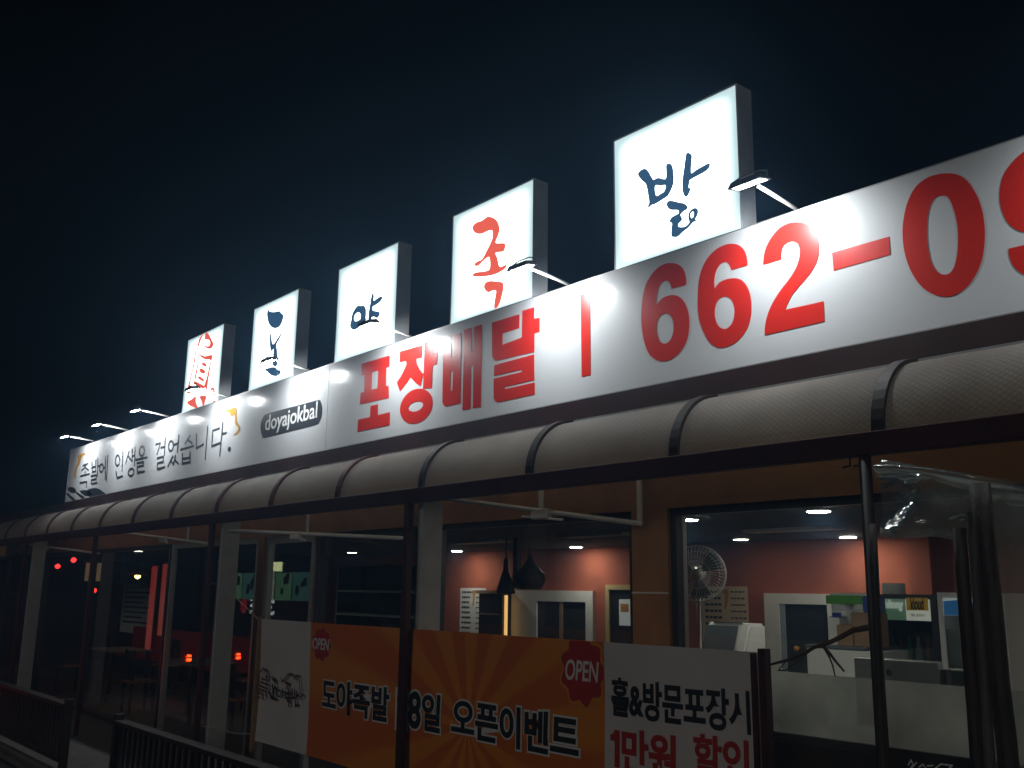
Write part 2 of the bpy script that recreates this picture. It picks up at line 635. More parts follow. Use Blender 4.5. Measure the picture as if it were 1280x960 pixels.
# ================================================================ THE LONG SIGN
YS = 4.75
SZ0, SZ1 = 3.352, 4.229
SEAM = at(411, 480, Y=YS).x
sign = thing('shop_sign', 'long white sign board with red phone number above the bronze awning', 'sign', (-8, YS, SZ0))
XS0, XS1 = -17.14, 3.2
box('panel', signm, XS0, SEAM - .004, YS, YS + .02, SZ0, SZ1, sign)
box('panel', signm, SEAM + .004, XS1, YS, YS + .02, SZ0, SZ1, sign)
boxes('frame', alu, [(XS0 - .012, XS1, YS - .004, YS + .2, SZ1, SZ1 + .006), (XS0 - .012, XS1, YS - .006, YS + .2, SZ0 - .018, SZ0), (XS0 - .012, XS0, YS - .003, YS + .2, SZ0, SZ1)], sign)
box('back_panel', darkbrown, XS0, XS1, YS + .02, YS + .2, SZ0 + .001, SZ1 - .001, sign)
L = .003
zA = zoomed(430, 370, 270 / 1280)
def skew_ring(cx, cy, rx, ry, irx, iry, icx, icy, sl, n=36):
    f = lambda c, d, a, b: [(c + a * math.cos(2 * PI * k / n), d + b * math.sin(2 * PI * k / n) - sl * a * math.cos(2 * PI * k / n)) for k in range(n)]
    return [f(cx, cy, rx, ry), f(icx, icy, irx, iry)]
def let(zf, loops, m=redvinyl, smooth=False, parent=sign, k=4, name='letter'):
    return traced(name, zf, loops, m, YS, L, parent, smooth, k)
let(zA, [[(106, 402), (273, 352), (271, 418), (252, 426), (250, 534), (266, 531), (267, 604), (95, 643), (100, 574), (120, 568), (122, 468), (105, 472)], [(168, 452), (205, 442), (199, 547), (165, 555)]])
let(zA, [[(158, 652), (203, 642), (202, 706), (274, 688), (272, 765), (80, 805), (85, 733), (156, 717)]])
let(zA, [[(332, 330), (465, 292), (462, 365), (428, 374), (432, 400), (450, 436), (472, 462), (455, 535), (425, 515), (395, 482), (370, 520), (333, 566), (314, 512), (345, 465), (372, 405), (368, 385), (331, 393)]])
let(zA, [[(480, 278), (531, 262), (528, 340), (554, 333), (552, 405), (527, 415), (522, 545), (470, 550)]])
let(zA, skew_ring(430, 653, 97, 102, 43, 29, 427, 655, .227))
let(zA, [[(590, 260), (634, 246), (637, 360), (650, 358), (653, 232), (695, 218), (692, 634), (605, 656), (593, 648), (585, 630)], [(634, 450), (648, 446), (644, 560), (632, 564)]])
let(zA, [[(713, 200), (757, 187), (757, 330), (768, 326), (772, 183), (820, 168), (812, 658), (766, 664), (768, 412), (754, 416), (752, 668), (704, 677)]])
let(zA, [[(878, 158), (1042, 108), (1040, 190), (942, 222), (940, 290), (1055, 246), (1058, 88), (1129, 67), (1128, 135), (1162, 128), (1160, 212), (1130, 222), (1129, 332), (905, 384), (888, 374), (880, 355)]])
let(zA, [[(893, 410), (1128, 346), (1130, 498), (955, 538), (955, 552), (1132, 512), (1132, 582), (915, 630), (898, 622), (890, 605), (888, 490), (1055, 450), (1055, 436), (890, 474)]])
zB = zoomed(400, 200, .375)
let(zB, [[(870, 450), (901, 441), (903, 716), (873, 723)]], name='divider_bar')
zC = zoomed(780, 260, 270 / 1234)
def corner(pts, sharp):
    """repeat the sharp corners so the smoothing keeps them"""
    out = []
    for p in pts:
        out += [p, p] if p in sharp else [p]
    return out
six_a = [(355, 438), (357, 410), (345, 360), (320, 330), (285, 316), (245, 317), (200, 338), (160, 380), (130, 430), (112, 490), (103, 560), (100, 640), (108, 720), (125, 790), (150, 840), (185, 868), (220, 875), (260, 868), (305, 840), (345, 790), (368, 730), (375, 660), (370, 600), (350, 545), (320, 510), (285, 498), (250, 503), (215, 520), (185, 556), (188, 510), (198, 460), (215, 430), (240, 416), (258, 422), (270, 445), (272, 462)]
let(zC, [corner(six_a, [(355, 438), (272, 462), (185, 556)]), [(240, 603), (268, 618), (283, 650), (284, 710), (262, 760), (232, 775), (205, 760), (188, 710), (190, 655), (210, 615)]], smooth=True)
six_b = [(708, 328), (705, 290), (690, 245), (660, 215), (625, 205), (585, 209), (530, 235), (480, 285), (448, 345), (430, 415), (424, 500), (424, 580), (435, 650), (460, 715), (490, 765), (530, 795), (575, 796), (620, 780), (665, 745), (705, 690), (725, 630), (731, 560), (722, 495), (700, 440), (665, 408), (625, 401), (580, 410), (545, 428), (520, 460), (517, 420), (525, 370), (545, 330), (570, 311), (592, 312), (608, 335), (614, 355)]
hole_b = [(580, 506), (612, 520), (630, 560), (632, 610), (618, 660), (590, 688), (565, 690), (540, 672), (523, 630), (521, 580), (535, 535), (558, 512)]
six_b = corner(six_b, [(708, 328), (614, 355), (520, 460)])
let(zC, [six_b, hole_b], smooth=True)
two = [(796, 325), (800, 275), (815, 220), (845, 165), (890, 115), (940, 88), (1000, 81), (1050, 95), (1090, 130), (1110, 180), (1115, 240), (1105, 300), (1080, 350), (1040, 405), (1000, 450), (960, 500), (935, 550), (925, 582), (1142, 533), (1147, 648), (805, 727), (808, 670), (825, 600), (855, 535), (900, 465), (950, 400), (985, 340), (1003, 285), (1005, 240), (995, 208), (970, 192), (940, 197), (915, 215), (902, 250), (900, 294)]
let(zC, [corner(two, [(796, 325), (925, 582), (1142, 533), (1147, 648), (805, 727), (900, 294)])], smooth=True)
zD = zoomed(1030, 160, 250 / 960)
let(zD, [[(40, 600), (313, 522), (319, 608), (48, 685)]], name='dash')
let(zD, [[(600, 218), (650, 228), (695, 262), (735, 325), (760, 395), (772, 470), (772, 550), (760, 630), (735, 695), (695, 755), (640, 797), (590, 810), (540, 803), (485, 775), (440, 725), (405, 655), (385, 580), (378, 500), (385, 425), (405, 350), (440, 285), (490, 243), (545, 223)], [(580, 325), (605, 345), (625, 395), (640, 460), (645, 530), (640, 610), (625, 670), (600, 700), (570, 703), (540, 685), (515, 640), (500, 570), (495, 490), (500, 420), (515, 365), (540, 333)]], smooth=True)
# the 9 is the 6 turned round
q6 = [[(v.x, v.z) for v in (at(*zC(*p), Y=YS) for p in lp)] for lp in (six_b, hole_b)]
xs = [p[0] for p in q6[0]]; zs = [p[1] for p in q6[0]]
nx = at(1249, 240, Y=YS).x
flat_glyph('letter', [dedupe(catmull([(nx + (max(xs) - p[0]), max(zs) + min(zs) - p[1]) for p in lp])) for lp in q6], redvinyl, YS - L, sign)
# hand-lettered slogan
zH = zoomed(80, 500, 230 / 1280)
def ring_pts(cx, cy, rx, ry, n=9):
    return [(cx + rx * math.cos(2 * PI * k / n), cy + ry * math.sin(2 * PI * k / n) - .25 * rx * math.cos(2 * PI * k / n)) for k in range(n + 1)]
slogan = [
    [[(133, 458), (168, 442)], [(155, 450), (140, 478), (124, 490)], [(150, 472), (172, 488)], [(148, 496), (148, 524)], [(115, 531), (178, 514)], [(112, 578), (160, 568), (158, 602)]],
    [[(195, 430), (198, 502)], [(195, 470), (222, 463)], [(222, 420), (222, 498)], [(198, 502), (222, 496)], [(236, 408), (234, 530)], [(236, 462), (252, 456)], [(190, 530), (226, 522), (225, 550), (192, 558), (192, 584), (232, 575)]],
    [ring_pts(262, 474, 13, 28), [(275, 472), (290, 467)], [(290, 400), (288, 552)], [(307, 388), (296, 562)]],
    [ring_pts(374, 422, 15, 38), [(412, 350), (405, 490)], [(364, 500), (370, 542), (410, 530)]],
    [[(452, 362), (430, 440)], [(448, 392), (470, 422)], [(476, 345), (474, 425)], [(476, 392), (492, 386)], [(495, 330), (492, 452)], ring_pts(468, 503, 20, 26)],
    [ring_pts(543, 356, 18, 34), [(503, 416), (580, 398)], [(510, 440), (556, 430), (555, 455), (512, 465), (512, 506), (562, 495)]],
    [[(640, 310), (672, 300), (648, 378)], [(675, 332), (702, 326)], [(706, 265), (700, 382)], [(650, 406), (692, 395), (692, 430), (652, 440), (650, 482), (702, 466)]],
    [ring_pts(745, 320, 17, 36), [(764, 312), (796, 302)], [(800, 245), (790, 362)], [(757, 393), (725, 462)], [(745, 420), (762, 448)], [(777, 388), (764, 442)], [(772, 415), (797, 442)]],
    [[(877, 248), (843, 304)], [(862, 275), (892, 302)], [(812, 346), (902, 320)], [(825, 375), (824, 442)], [(878, 363), (878, 438)], [(825, 410), (878, 400)], [(824, 442), (880, 432)]],
    [[(922, 240), (922, 336), (972, 308)], [(1001, 185), (984, 410)]],
    [[(1082, 198), (1036, 214), (1030, 322), (1088, 300)], [(1107, 158), (1085, 386)], [(1100, 236), (1132, 228)]],
]
for g in slogan:
    stroke_glyph('letter', zH, g, .034, darkgrey, YS, L, sign)
let(zH, [ring_pts(1152, 342, 11, 18, 14)[:-1]], darkgrey, name='full_stop')
let(zH, [[(1113, 80), (1150, 66), (1200, 54), (1203, 150), (1226, 185), (1217, 225), (1190, 246), (1180, 240), (1208, 215), (1212, 190), (1190, 165), (1188, 100), (1168, 118), (1150, 86)]], ochre, True, k=2, name='swoosh')
let(zH, [[(98, 385), (145, 368), (150, 378), (122, 400), (112, 440), (88, 480), (82, 542), (72, 540), (74, 490), (96, 440), (100, 410)]], ochre, True, k=2, name='swoosh')
for lp in ([(25, 612), (60, 605), (86, 628), (72, 646), (45, 640)], [(170, 622), (228, 612), (268, 635), (292, 662), (205, 684), (160, 652)], [(20, 655), (34, 652), (95, 708), (72, 712)], [(75, 640), (100, 645), (165, 690), (140, 697)], [(110, 632), (165, 628), (200, 660), (150, 668)]):
    let(zH, [lp], darkgrey, True, k=2, name='brush_mark')
zP = zoomed(300, 480, 120 / 1280)
pill = let(zP, [[(278, 570), (288, 500), (320, 430), (375, 392), (700, 306), (1030, 218), (1075, 235), (1098, 320), (1090, 430), (1060, 500), (1005, 548), (680, 630), (335, 716), (300, 690), (283, 640)]], darkgrey, True, k=3, name='name_plate')
pa, pb = at(*zP(340, 620), Y=YS), at(*zP(1030, 455), Y=YS)
zt, zbm = at(*zP(1012, 243), Y=YS).z, at(*zP(505, 645), Y=YS).z
text_fit('letter', 'doyajokbal', whitevinyl, pa.x, pb.x, zbm, zt, YS - L - .003, pill, bold=.012)

# ================================================================ ROOF LIGHT BOXES
YL = 4.80
BX = [(-12.47, -11.31), (-10.47, -9.35), (-8.49, -7.37), (-6.51, -5.42), (-4.54, -3.43)]
BN = ['square light box with red seal-like brush emblem', 'square light box with navy brush character, a blob above a forked stroke', 'square light box with small navy brush character, a ring beside a forked stem', 'square light box with orange-red brush character', 'square light box with large navy brush character in three pieces']
zbox = [zoomed(225, 400, .125), zoomed(310, 370, .125), zoomed(420, 350, 80 / 853), zoomed(570, 250, .15625), zoomed(780, 180, 120 / 886)]
BG = [
    [[[(262, 128), (290, 142), (315, 190), (338, 235), (328, 272), (300, 290), (265, 280), (235, 250), (275, 262), (298, 252), (302, 222), (285, 198), (250, 190)]],
     [[(235, 140), (195, 190), (178, 250), (160, 300), (145, 370), (130, 470), (110, 550), (95, 610), (80, 670), (75, 735), (152, 704), (106, 658), (108, 610), (130, 520), (150, 430), (164, 330), (172, 268), (192, 262), (205, 215)]],
     [[(193, 335), (250, 362), (325, 350), (312, 440), (300, 520), (285, 610), (272, 738), (262, 682), (238, 672), (268, 580), (290, 480), (305, 402), (260, 397), (215, 372)]],
     [[(190, 298), (196, 335), (187, 400), (182, 470), (167, 560), (155, 605), (150, 560), (170, 470), (180, 390)]],
     [[(225, 422), (265, 438), (268, 470), (225, 452)]], [[(207, 482), (252, 505), (247, 542), (200, 520)]], [[(190, 558), (240, 590), (237, 617), (184, 587)]],
     [[(145, 608), (190, 628), (245, 658), (238, 687), (190, 670), (140, 636)]],
     [[(73, 820), (120, 790), (162, 758), (162, 820), (182, 887), (130, 870), (90, 852)]], [[(195, 763), (266, 760), (252, 820), (236, 867), (215, 810)]],
     [[(305, 692), (325, 672), (345, 685), (352, 740), (338, 762), (332, 702), (310, 708)]], [[(338, 805), (368, 826), (340, 842)]]],
    [[[(205, 135), (220, 155), (270, 160), (315, 150), (335, 170), (358, 195), (350, 240), (330, 290), (295, 320), (250, 318), (215, 285), (200, 240), (192, 180)]],
     [[(225, 350), (238, 420), (245, 470), (260, 480), (300, 420), (344, 356), (335, 390), (310, 440), (285, 490), (292, 530), (298, 620), (290, 700), (250, 690), (255, 600), (258, 530), (240, 554), (225, 525), (220, 460), (220, 390)]],
     [[(162, 740), (220, 715), (270, 712), (300, 740), (328, 742), (325, 775), (290, 800), (250, 798), (215, 778), (190, 752)]]],
    [[[(192, 590), (205, 540), (215, 470), (245, 400), (290, 345), (335, 345), (375, 340), (400, 380), (405, 440), (400, 510), (385, 565), (340, 605), (290, 645), (240, 665), (205, 645), (192, 615)], [(250, 480), (280, 440), (310, 435), (330, 460), (330, 510), (310, 535), (265, 550), (245, 525)]],
     [[(490, 172), (510, 210), (505, 275), (540, 255), (585, 225), (620, 220), (615, 260), (575, 305), (530, 335), (495, 355), (490, 400), (530, 415), (575, 425), (590, 440), (575, 485), (545, 505), (510, 490), (480, 490), (475, 520), (475, 575), (440, 590), (438, 500), (440, 420), (455, 340), (465, 270), (480, 200)]]],
    [[[(135, 210), (165, 180), (210, 165), (250, 135), (290, 138), (330, 165), (350, 220), (345, 270), (325, 320), (325, 345), (385, 345), (398, 365), (385, 410), (350, 418), (320, 425), (335, 470), (345, 520), (360, 535), (385, 525), (407, 513), (400, 545), (360, 575), (300, 600), (230, 612), (150, 613), (135, 598), (160, 580), (220, 572), (265, 560), (275, 520), (270, 465), (255, 460), (215, 495), (185, 525), (155, 528), (150, 510), (175, 490), (210, 475), (245, 410), (280, 340), (295, 290), (290, 245), (255, 250), (215, 268), (185, 273), (150, 260), (135, 235)]],
     [[(225, 690), (240, 660), (275, 648), (330, 652), (375, 660), (383, 690), (375, 750), (350, 830), (320, 870), (308, 850), (315, 780), (322, 730), (300, 725), (262, 740), (235, 720)]]],
    [[[(130, 278), (165, 237), (200, 230), (225, 250), (255, 300), (275, 332), (300, 318), (330, 313), (360, 323), (390, 318), (392, 250), (393, 190), (430, 183), (448, 205), (458, 250), (463, 310), (458, 370), (440, 420), (415, 470), (395, 490), (340, 525), (290, 555), (258, 565), (232, 588), (222, 575), (235, 540), (225, 470), (215, 410), (200, 365), (165, 335)], [(290, 388), (345, 385), (386, 382), (375, 435), (340, 460), (300, 478)]],
     [[(575, 95), (595, 80), (620, 95), (630, 120), (622, 265), (660, 245), (730, 205), (788, 178), (793, 210), (760, 250), (690, 290), (615, 332), (605, 360), (600, 405), (620, 408), (605, 450), (590, 480), (572, 490), (550, 460), (540, 390), (545, 310), (555, 240), (565, 160)]],
     [[(395, 560), (410, 528), (450, 525), (510, 540), (560, 550), (590, 580), (580, 605), (550, 625), (525, 655), (540, 690), (525, 720), (505, 740), (510, 765), (560, 765), (590, 745), (605, 720), (595, 680), (600, 640), (620, 610), (650, 592), (675, 595), (687, 620), (680, 660), (660, 695), (692, 698), (640, 725), (600, 770), (550, 810), (500, 855), (470, 860), (440, 850), (440, 780), (445, 735), (422, 715), (440, 680), (480, 655), (505, 640), (500, 612), (440, 610), (410, 592)], [(620, 640), (640, 625), (648, 645), (640, 675), (625, 685), (618, 665)]]],
]
casem = mat('grey_sheet_metal', (.66, .68, .7), .5, 0, var=.15, scale=4)
for i, (a, b) in enumerate(BX):
    t = thing('light_box', BN[i], 'light box', ((a + b) / 2, YL, SZ1 + .012), 'light boxes standing on the long sign')
    z0, z1 = SZ1 + .008, 5.264
    box('face', boxface, a + .012, b - .012, YL, YL + .012, z0 + .012, z1 - .012, t)
    boxes('case', casem, [(a, a + .012, YL - .004, YL + .15, z0, z1), (b - .012, b, YL - .004, YL + .15, z0, z1), (a + .012, b - .012, YL - .004, YL + .15, z1 - .012, z1), (a + .012, b - .012, YL - .004, YL + .15, z0, z0 + .012), (a + .012, b - .012, YL + .135, YL + .148, z0 + .012, z1 - .012)], t)
    for lp in BG[i]:
        traced('brush_stroke', zbox[i], lp, boxred if i in (0, 3) else boxink, YL, .003, t, True, 3)

# ================================================================ FLOOD LAMPS ON ARMS
flood = emitter('flood_lens', (.93, .98, 1), 125)
lampm = mat('lamp_housing', (.12, .12, .125), .45, .5, var=.1)
FX = [-1.05, -3.04, -5.02, -7.1, -9.0, -11.0, -12.9, -14.5, -16.05]
FL = ['right of the last zero', 'over the gap right of the large three-piece character', 'between the orange-red character and the large three-piece character', 'right of the ringed small character box', 'right of the forked navy character box', 'right of the red emblem box', 'left of the red emblem box', 'second from the far end of the sign', 'at the far end of the sign']
for i, fx in enumerate(FX):
    t = thing('flood_lamp', 'white arm flood lamp ' + FL[i], 'lamp', (fx, 4.9, SZ1 + .012), 'flood lamps on the top edge of the sign')
    hd = Vector((fx, 4.33, SZ1 + .075))
    tube('arm', whitepaint, [(fx, 4.86, SZ1 + .014), (fx, 4.78, SZ1 + .04), (fx, 4.42, hd.z + .0)], .012, t)
    nrm = Vector((0, .2, -.98)).normalized()          # shines back and down onto the sign
    up = Vector((1, 0, 0)).cross(nrm)
    def loc(a, b, c):
        return hd + Vector((1, 0, 0)) * a + up * b + nrm * c
    bm = bmesh.new()
    hw, hh, dp = .115, .055, .035
    o_ = [bm.verts.new(loc(sx * hw, sy * hh, dp / 2)) for sx, sy in ((-1, -1), (1, -1), (1, 1), (-1, 1))]
    i_ = [bm.verts.new(loc(sx * (hw - .012), sy * (hh - .012), dp / 2)) for sx, sy in ((-1, -1), (1, -1), (1, 1), (-1, 1))]
    d_ = [bm.verts.new(loc(sx * (hw - .02), sy * (hh - .02), .0165)) for sx, sy in ((-1, -1), (1, -1), (1, 1), (-1, 1))]
    k_ = [bm.verts.new(loc(sx * hw * .8, sy * hh * .75, -dp / 2)) for sx, sy in ((-1, -1), (1, -1), (1, 1), (-1, 1))]
    for q in range(4):
        p = (q + 1) % 4
        bm.faces.new((o_[q], o_[p], i_[p], i_[q]))
        bm.faces.new((i_[q], i_[p], d_[p], d_[q]))
        bm.faces.new((o_[p], o_[q], k_[q], k_[p]))
    bm.faces.new(k_)
    bmesh.ops.recalc_face_normals(bm, faces=bm.faces)
    fin(bm, 'housing', lampm, t)
    me = bpy.data.meshes.new('lens')
    me.from_pydata([loc(sx * (hw - .02), sy * (hh - .02), .019) for sx, sy in ((-1, -1), (1, -1), (1, 1), (-1, 1))], [], [(0, 1, 2, 3)])
    link('lens', me, flood, t)
    sp = bpy.data.lights.new('beam', 'SPOT')
    sp.energy = 30
    sp.spot_size = R(150)
    sp.spot_blend = .9
    sp.shadow_soft_size = .04
    sp.color = (.93, .98, 1)
    so = bpy.data.objects.new('beam', sp)
    COL.objects.link(so)
    so.parent = t
    so.location = hd + nrm * .06 - t.location
    so.rotation_euler = Vector((0, .8, -.6)).to_track_quat('-Z', 'Y').to_euler()
    tube('bracket', lampm, [loc(-.122, 0, 0), loc(-.118, .015, -.03), loc(-.06, .03, -.05), loc(.06, .03, -.05), loc(.118, .015, -.03), loc(.122, 0, 0)], .005, t, 6)

# ================================================================ AWNING
YA = 4.30
AZ0, AZ1 = 2.775, 3.165
AD = .385
awn = thing('awning', 'bronze polycarbonate barrel awning on dark ribs below the sign', 'awning', (-8, YA, 0))
RIBS = [-2.334 - 1.268 * k for k in range(-4, 16)]
def arc(t, grow=0.0):
    a = t * PI / 2
    return YA + AD - (AD + grow) * math.cos(a), AZ0 + (AZ1 - AZ0 + grow) * math.sin(a)
NS = 12
for a, b in zip(RIBS[1:], RIBS[:-1]):
    me = bpy.data.meshes.new('panel')
    vs, fs, uvs = [], [], []
    for i in range(NS + 1):
        y, z = arc(i / NS)
        vs += [(a, y, z), (b, y, z)]
        uvs += [(a, i / NS * .6), (b, i / NS * .6)]
    for i in range(NS):
        fs.append((2 * i, 2 * i + 1, 2 * i + 3, 2 * i + 2))
    me.from_pydata(vs, [], fs)
    uv = me.uv_layers.new(name='UVMap')
    for lp in me.loops:
        uv.data[lp.index].uv = uvs[lp.vertex_index]
    for p in me.polygons:
        p.use_smooth = True
    link('panel', me, polycarb, awn)
for x in RIBS:
    bm = bmesh.new()
    rw = .032
    rr = []
    for i in range(NS + 1):
        y, z = arc(i / NS, .022)
        y2, z2 = arc(i / NS, -.02)
        rr.append([bm.verts.new(p) for p in ((x - rw, y, z), (x + rw, y, z), (x + rw, y2, z2), (x - rw, y2, z2))])
    for i in range(NS):
        for q in range(4):
            p = (q + 1) % 4
            bm.faces.new((rr[i][q], rr[i][p], rr[i + 1][p], rr[i + 1][q]))
    bmesh.ops.recalc_face_normals(bm, faces=bm.faces)
    fin(bm, 'rib', maroon if x < -7 else darkbrown, awn)
xa, xb = RIBS[-1], RIBS[0]
box('front_beam', maroon, xa, xb, YA - .035, YA + .045, 2.662, AZ0 - .002, awn, .006)
box('top_rail', alu, xa, xb, 4.675, 4.70, AZ1 - .005, AZ1 + .022, awn)
box('flashing', mat('dark_flashing', (.035, .014, .012), .5, var=.3, scale=2), xa, xb, 4.70, 4.77, AZ1 - .02, SZ0 - .02, awn)
for x in (-17.4, -13.87, -10.02, -6.3):
    box('post', maroon, x - .035, x + .03, YA - .03, YA + .02, .06, 2.66, awn, .004)
    if x > -13 or x < -15:
        box('post_back', cream, x - .03, x + .035, YA + .1, YA + .3, .06, 2.70, awn, .006)
tube('post', darkbrown, [(-2.43, YA, .06), (-2.42, YA, 2.66)], .03, awn, 10)
for hx in (-2.44, -2.5):
    tube('hook', darkbrown, [(hx, YA, 2.665), (hx, YA, 2.62), (hx - .04, YA, 2.615)], .006, awn, 6)

# white rails hanging under the awning, one in each bay
def hanging_rail(p0, p1, label, drops, brk):
    t = thing('hanging_rail', label, 'rail', ((p0 + p1) / 2), 'white rails hung under the awning')
    tube('rail', whitepaint, [p0, p1], .018, t, 8)
    for f in drops:
        p = p0.lerp(p1, f)
        box('drop_rod', whitepaint, p.x - .02, p.x + .02, p.y - .008, p.y + .008, p.z, 3.1, t)
    p = p0.lerp(p1, brk)
    boxes('bracket', whitepaint, [(p.x - .09, p.x + .09, p.y - .03, p.y + .03, p.z - .06, p.z + .015)], t, .012)
    tube('cross_arm', whitepaint, [p + Vector((-.32, .1, -.02)), p + Vector((.28, -.05, -.08))], .01, t, 6)
hanging_rail(at(548, 622, Y=4.46), at(803, 655, Y=4.94), 'white rail with bracket hung before the lit dining room window', (.54, .99), .54)
hanging_rail(at(285, 663, Y=4.46), at(513, 673, Y=4.94), 'white rail hung before the dark shelf window', (.48, .99), .42)
hanging_rail(at(140, 664, Y=4.46), at(264, 680, Y=4.94), 'white rail hung between the two leftmost full posts', (.78, .98), .55)
hanging_rail(at(2, 676, Y=4.46), at(124, 692, Y=4.94), 'white rail hung at the far end bay with red lamps', (.5, .97), .5)

# ================================================================ CLEAR VINYL AND POLES ON THE RIGHT
vinyl_thin = mix_sheet('clear_vinyl_thin', (.88, .9, .88), (.95, 1, .97), power=1.8, rough=.08, bump=.5, bscale=3, haze=.33, stretch=(1, 1, .6))
def vinyl_sheet(name, label, px, Y, nx=40, nz=14, amp=.03, seed=1):
    (tl, tr, br, bl) = px
    rnd = random.Random(seed)
    ph = [rnd.uniform(0, 6) for _ in range(6)]
    q = [at(*p, Y=Y) for p in (tl, tr, br, bl)]
    vs, fs = [], []
    for j in range(nz + 1):
        for i in range(nx + 1):
            u, v = i / nx, j / nz
            p = q[0].lerp(q[1], u).lerp(q[3].lerp(q[2], u), v)
            p.y += amp * (math.sin(5 * u + ph[0] + 2 * v) + .6 * math.sin(13 * u + 5 * v + ph[1]) * v + .5 * math.sin(9 * v + 3 * u + ph[2]))
            p.z += .02 * math.sin(7 * u + ph[3]) * v
            vs.append(p)
    for j in range(nz):
        for i in range(nx):
            k = j * (nx + 1) + i
            fs.append((k, k + 1, k + nx + 2, k + nx + 1))
    me = bpy.data.meshes.new(name)
    me.from_pydata(vs, [], fs)
    for p in me.polygons:
        p.use_smooth = True
    o = link(name, me, vinyl_thin if name == 'vinyl_curtain' else vinyl)
    return tag(o, label, 'plastic sheet', 'clear vinyl sheets at the right end of the awning')
vinyl_sheet('vinyl_flap', 'crumpled clear vinyl flap rolled up between two dark poles', ((1098, 580), (1232, 612), (1234, 688), (1100, 664)), 4.24, amp=.028, seed=3)
vinyl_sheet('vinyl_curtain', 'shiny clear vinyl curtain hanging right of the dark pole group', ((1228, 606), (1420, 650), (1420, 1180), (1262, 1180)), 4.2, amp=.03, seed=5)
polem = mat('dark_pole_bark', (.045, .032, .026), .55, var=.4, scale=9, bump=.6, bscale=30, stretch=(3, 3, .6))
greypole = mat('grey_pole', (.12, .11, .10), .6, var=.3, scale=9, bump=.5, bscale=30, stretch=(3, 3, .6))
def pole(label, px, Y, r, m):
    a, b = at(*px[0], Y=Y), at(*px[1], Y=Y)
    d = (b - a) / (a.z - b.z)
    foot = a + d * (a.z - .06)
    pts = []
    for k in range(13):
        p = a.lerp(foot, k / 12)
        pts.append(p + Vector((random.uniform(-.004, .004), random.uniform(-.004, .004), 0)) * (0 < k < 12))
    o = tube('tent_pole', m, pts, [r * random.uniform(.93, 1.07) for _ in pts], None, 10)
    tag(o, label, 'pole', 'upright poles of the vinyl enclosure')
pole('slim dark pole leaning against the awning post by the twig', ((1090, 655), (1105, 955)), 4.2, .021, polem)
pole('dark pole at the rolled vinyl flap edge, inner of three', ((1199, 660), (1221, 955)), 4.2, .028, polem)
pole('grey weathered pole between the two dark poles of the curtain', ((1217, 640), (1237, 955)), 4.26, .027, greypole)
pole('thick dark pole at the edge of the vinyl curtain', ((1224, 605), (1262, 955)), 4.14, .042, polem)
rl = vinyl_sheet('rolled_vinyl', 'rolled strip of clear vinyl gathered under the awning beam', ((1098, 574), (1290, 606), (1290, 632), (1098, 592)), 4.2, nx=50, nz=6, amp=.045, seed=9)

# ================================================================ BANNER
YN = 4.37
def wavy(x, z):
    return .012 * math.sin(x * 2.1 + .8 * z) + .006 * math.sin(x * 5.3 + 2 + 3 * z) + .008 * math.sin(z * 4 + x)
XB0, XB1, XB2, XB3 = -8.87, -7.87, -4.25, -3.13
BZ0, BZ1 = .58, 1.70
ban = thing('banner', 'wide orange and white opening event banner tied across the posts', 'banner', (-6, YN, BZ0))
def ray_cloth():
    m = mat('orange_ray_cloth', (.75, .2, .02), .6, var=.06, scale=3, bump=.5, bscale=3.5)
    n, l = m.node_tree.nodes, m.node_tree.links
    b = n['Principled BSDF']
    tc = n.new('ShaderNodeTexCoord')
    sx = n.new('ShaderNodeSeparateXYZ')
    l.new(tc.outputs['Object'], sx.inputs[0])
    dx = n.new('ShaderNodeMath'); dx.operation = 'SUBTRACT'; dx.inputs[1].default_value = -5.6
    dz = n.new('ShaderNodeMath'); dz.operation = 'SUBTRACT'; dz.inputs[1].default_value = 1.05
    l.new(sx.outputs['X'], dx.inputs[0]); l.new(sx.outputs['Z'], dz.inputs[0])
    an = n.new('ShaderNodeMath'); an.operation = 'ARCTAN2'
    l.new(dz.outputs[0], an.inputs[0]); l.new(dx.outputs[0], an.inputs[1])
    m1 = n.new('ShaderNodeMath'); m1.operation = 'MULTIPLY'; m1.inputs[1].default_value = 13
    l.new(an.outputs[0], m1.inputs[0])
    sn = n.new('ShaderNodeMath'); sn.operation = 'SINE'
    l.new(m1.outputs[0], sn.inputs[0])
    rp = n.new('ShaderNodeValToRGB')
    rp.color_ramp.elements[0].position = .3; rp.color_ramp.elements[1].position = .75
    rp.color_ramp.elements[0].color = (.68, .15, .012, 1); rp.color_ramp.elements[1].color = (.8, .26, .02, 1)
    mr = n.new('ShaderNodeMapRange'); mr.inputs[1].default_value = -1
    l.new(sn.outputs[0], mr.inputs[0]); l.new(mr.outputs[0], rp.inputs[0])
    l.new(rp.outputs[0], b.inputs['Base Color'])
    return m
raycloth = ray_cloth()
whitecloth = mat('white_cloth', (.72, .66, .62), .65, var=.05, scale=4, bump=.5, bscale=3.5)
redcloth = mat('red_print', (.5, .03, .02), .75, var=.08)
paleline = mat('pale_print', (.82, .8, .76), .75, var=.04)
def cloth(name, m, x0, x1, parent, nx=60, nz=20):
    vs, fs = [], []
    for j in range(nz + 1):
        for i in range(nx + 1):
            x, z = x0 + (x1 - x0) * i / nx, BZ0 + (BZ1 - BZ0) * j / nz
            vs.append((x, YN + wavy(x, z), z))
    for j in range(nz):
        for i in range(nx):
            k = j * (nx + 1) + i
            fs.append((k, k + 1, k + nx + 2, k + nx + 1))
    me = bpy.data.meshes.new(name)
    me.from_pydata(vs, [], fs)
    for p in me.polygons:
        p.use_smooth = True
    return link(name, me, m, parent)
cloth('white_field', whitecloth, XB0, XB1, ban, 20)
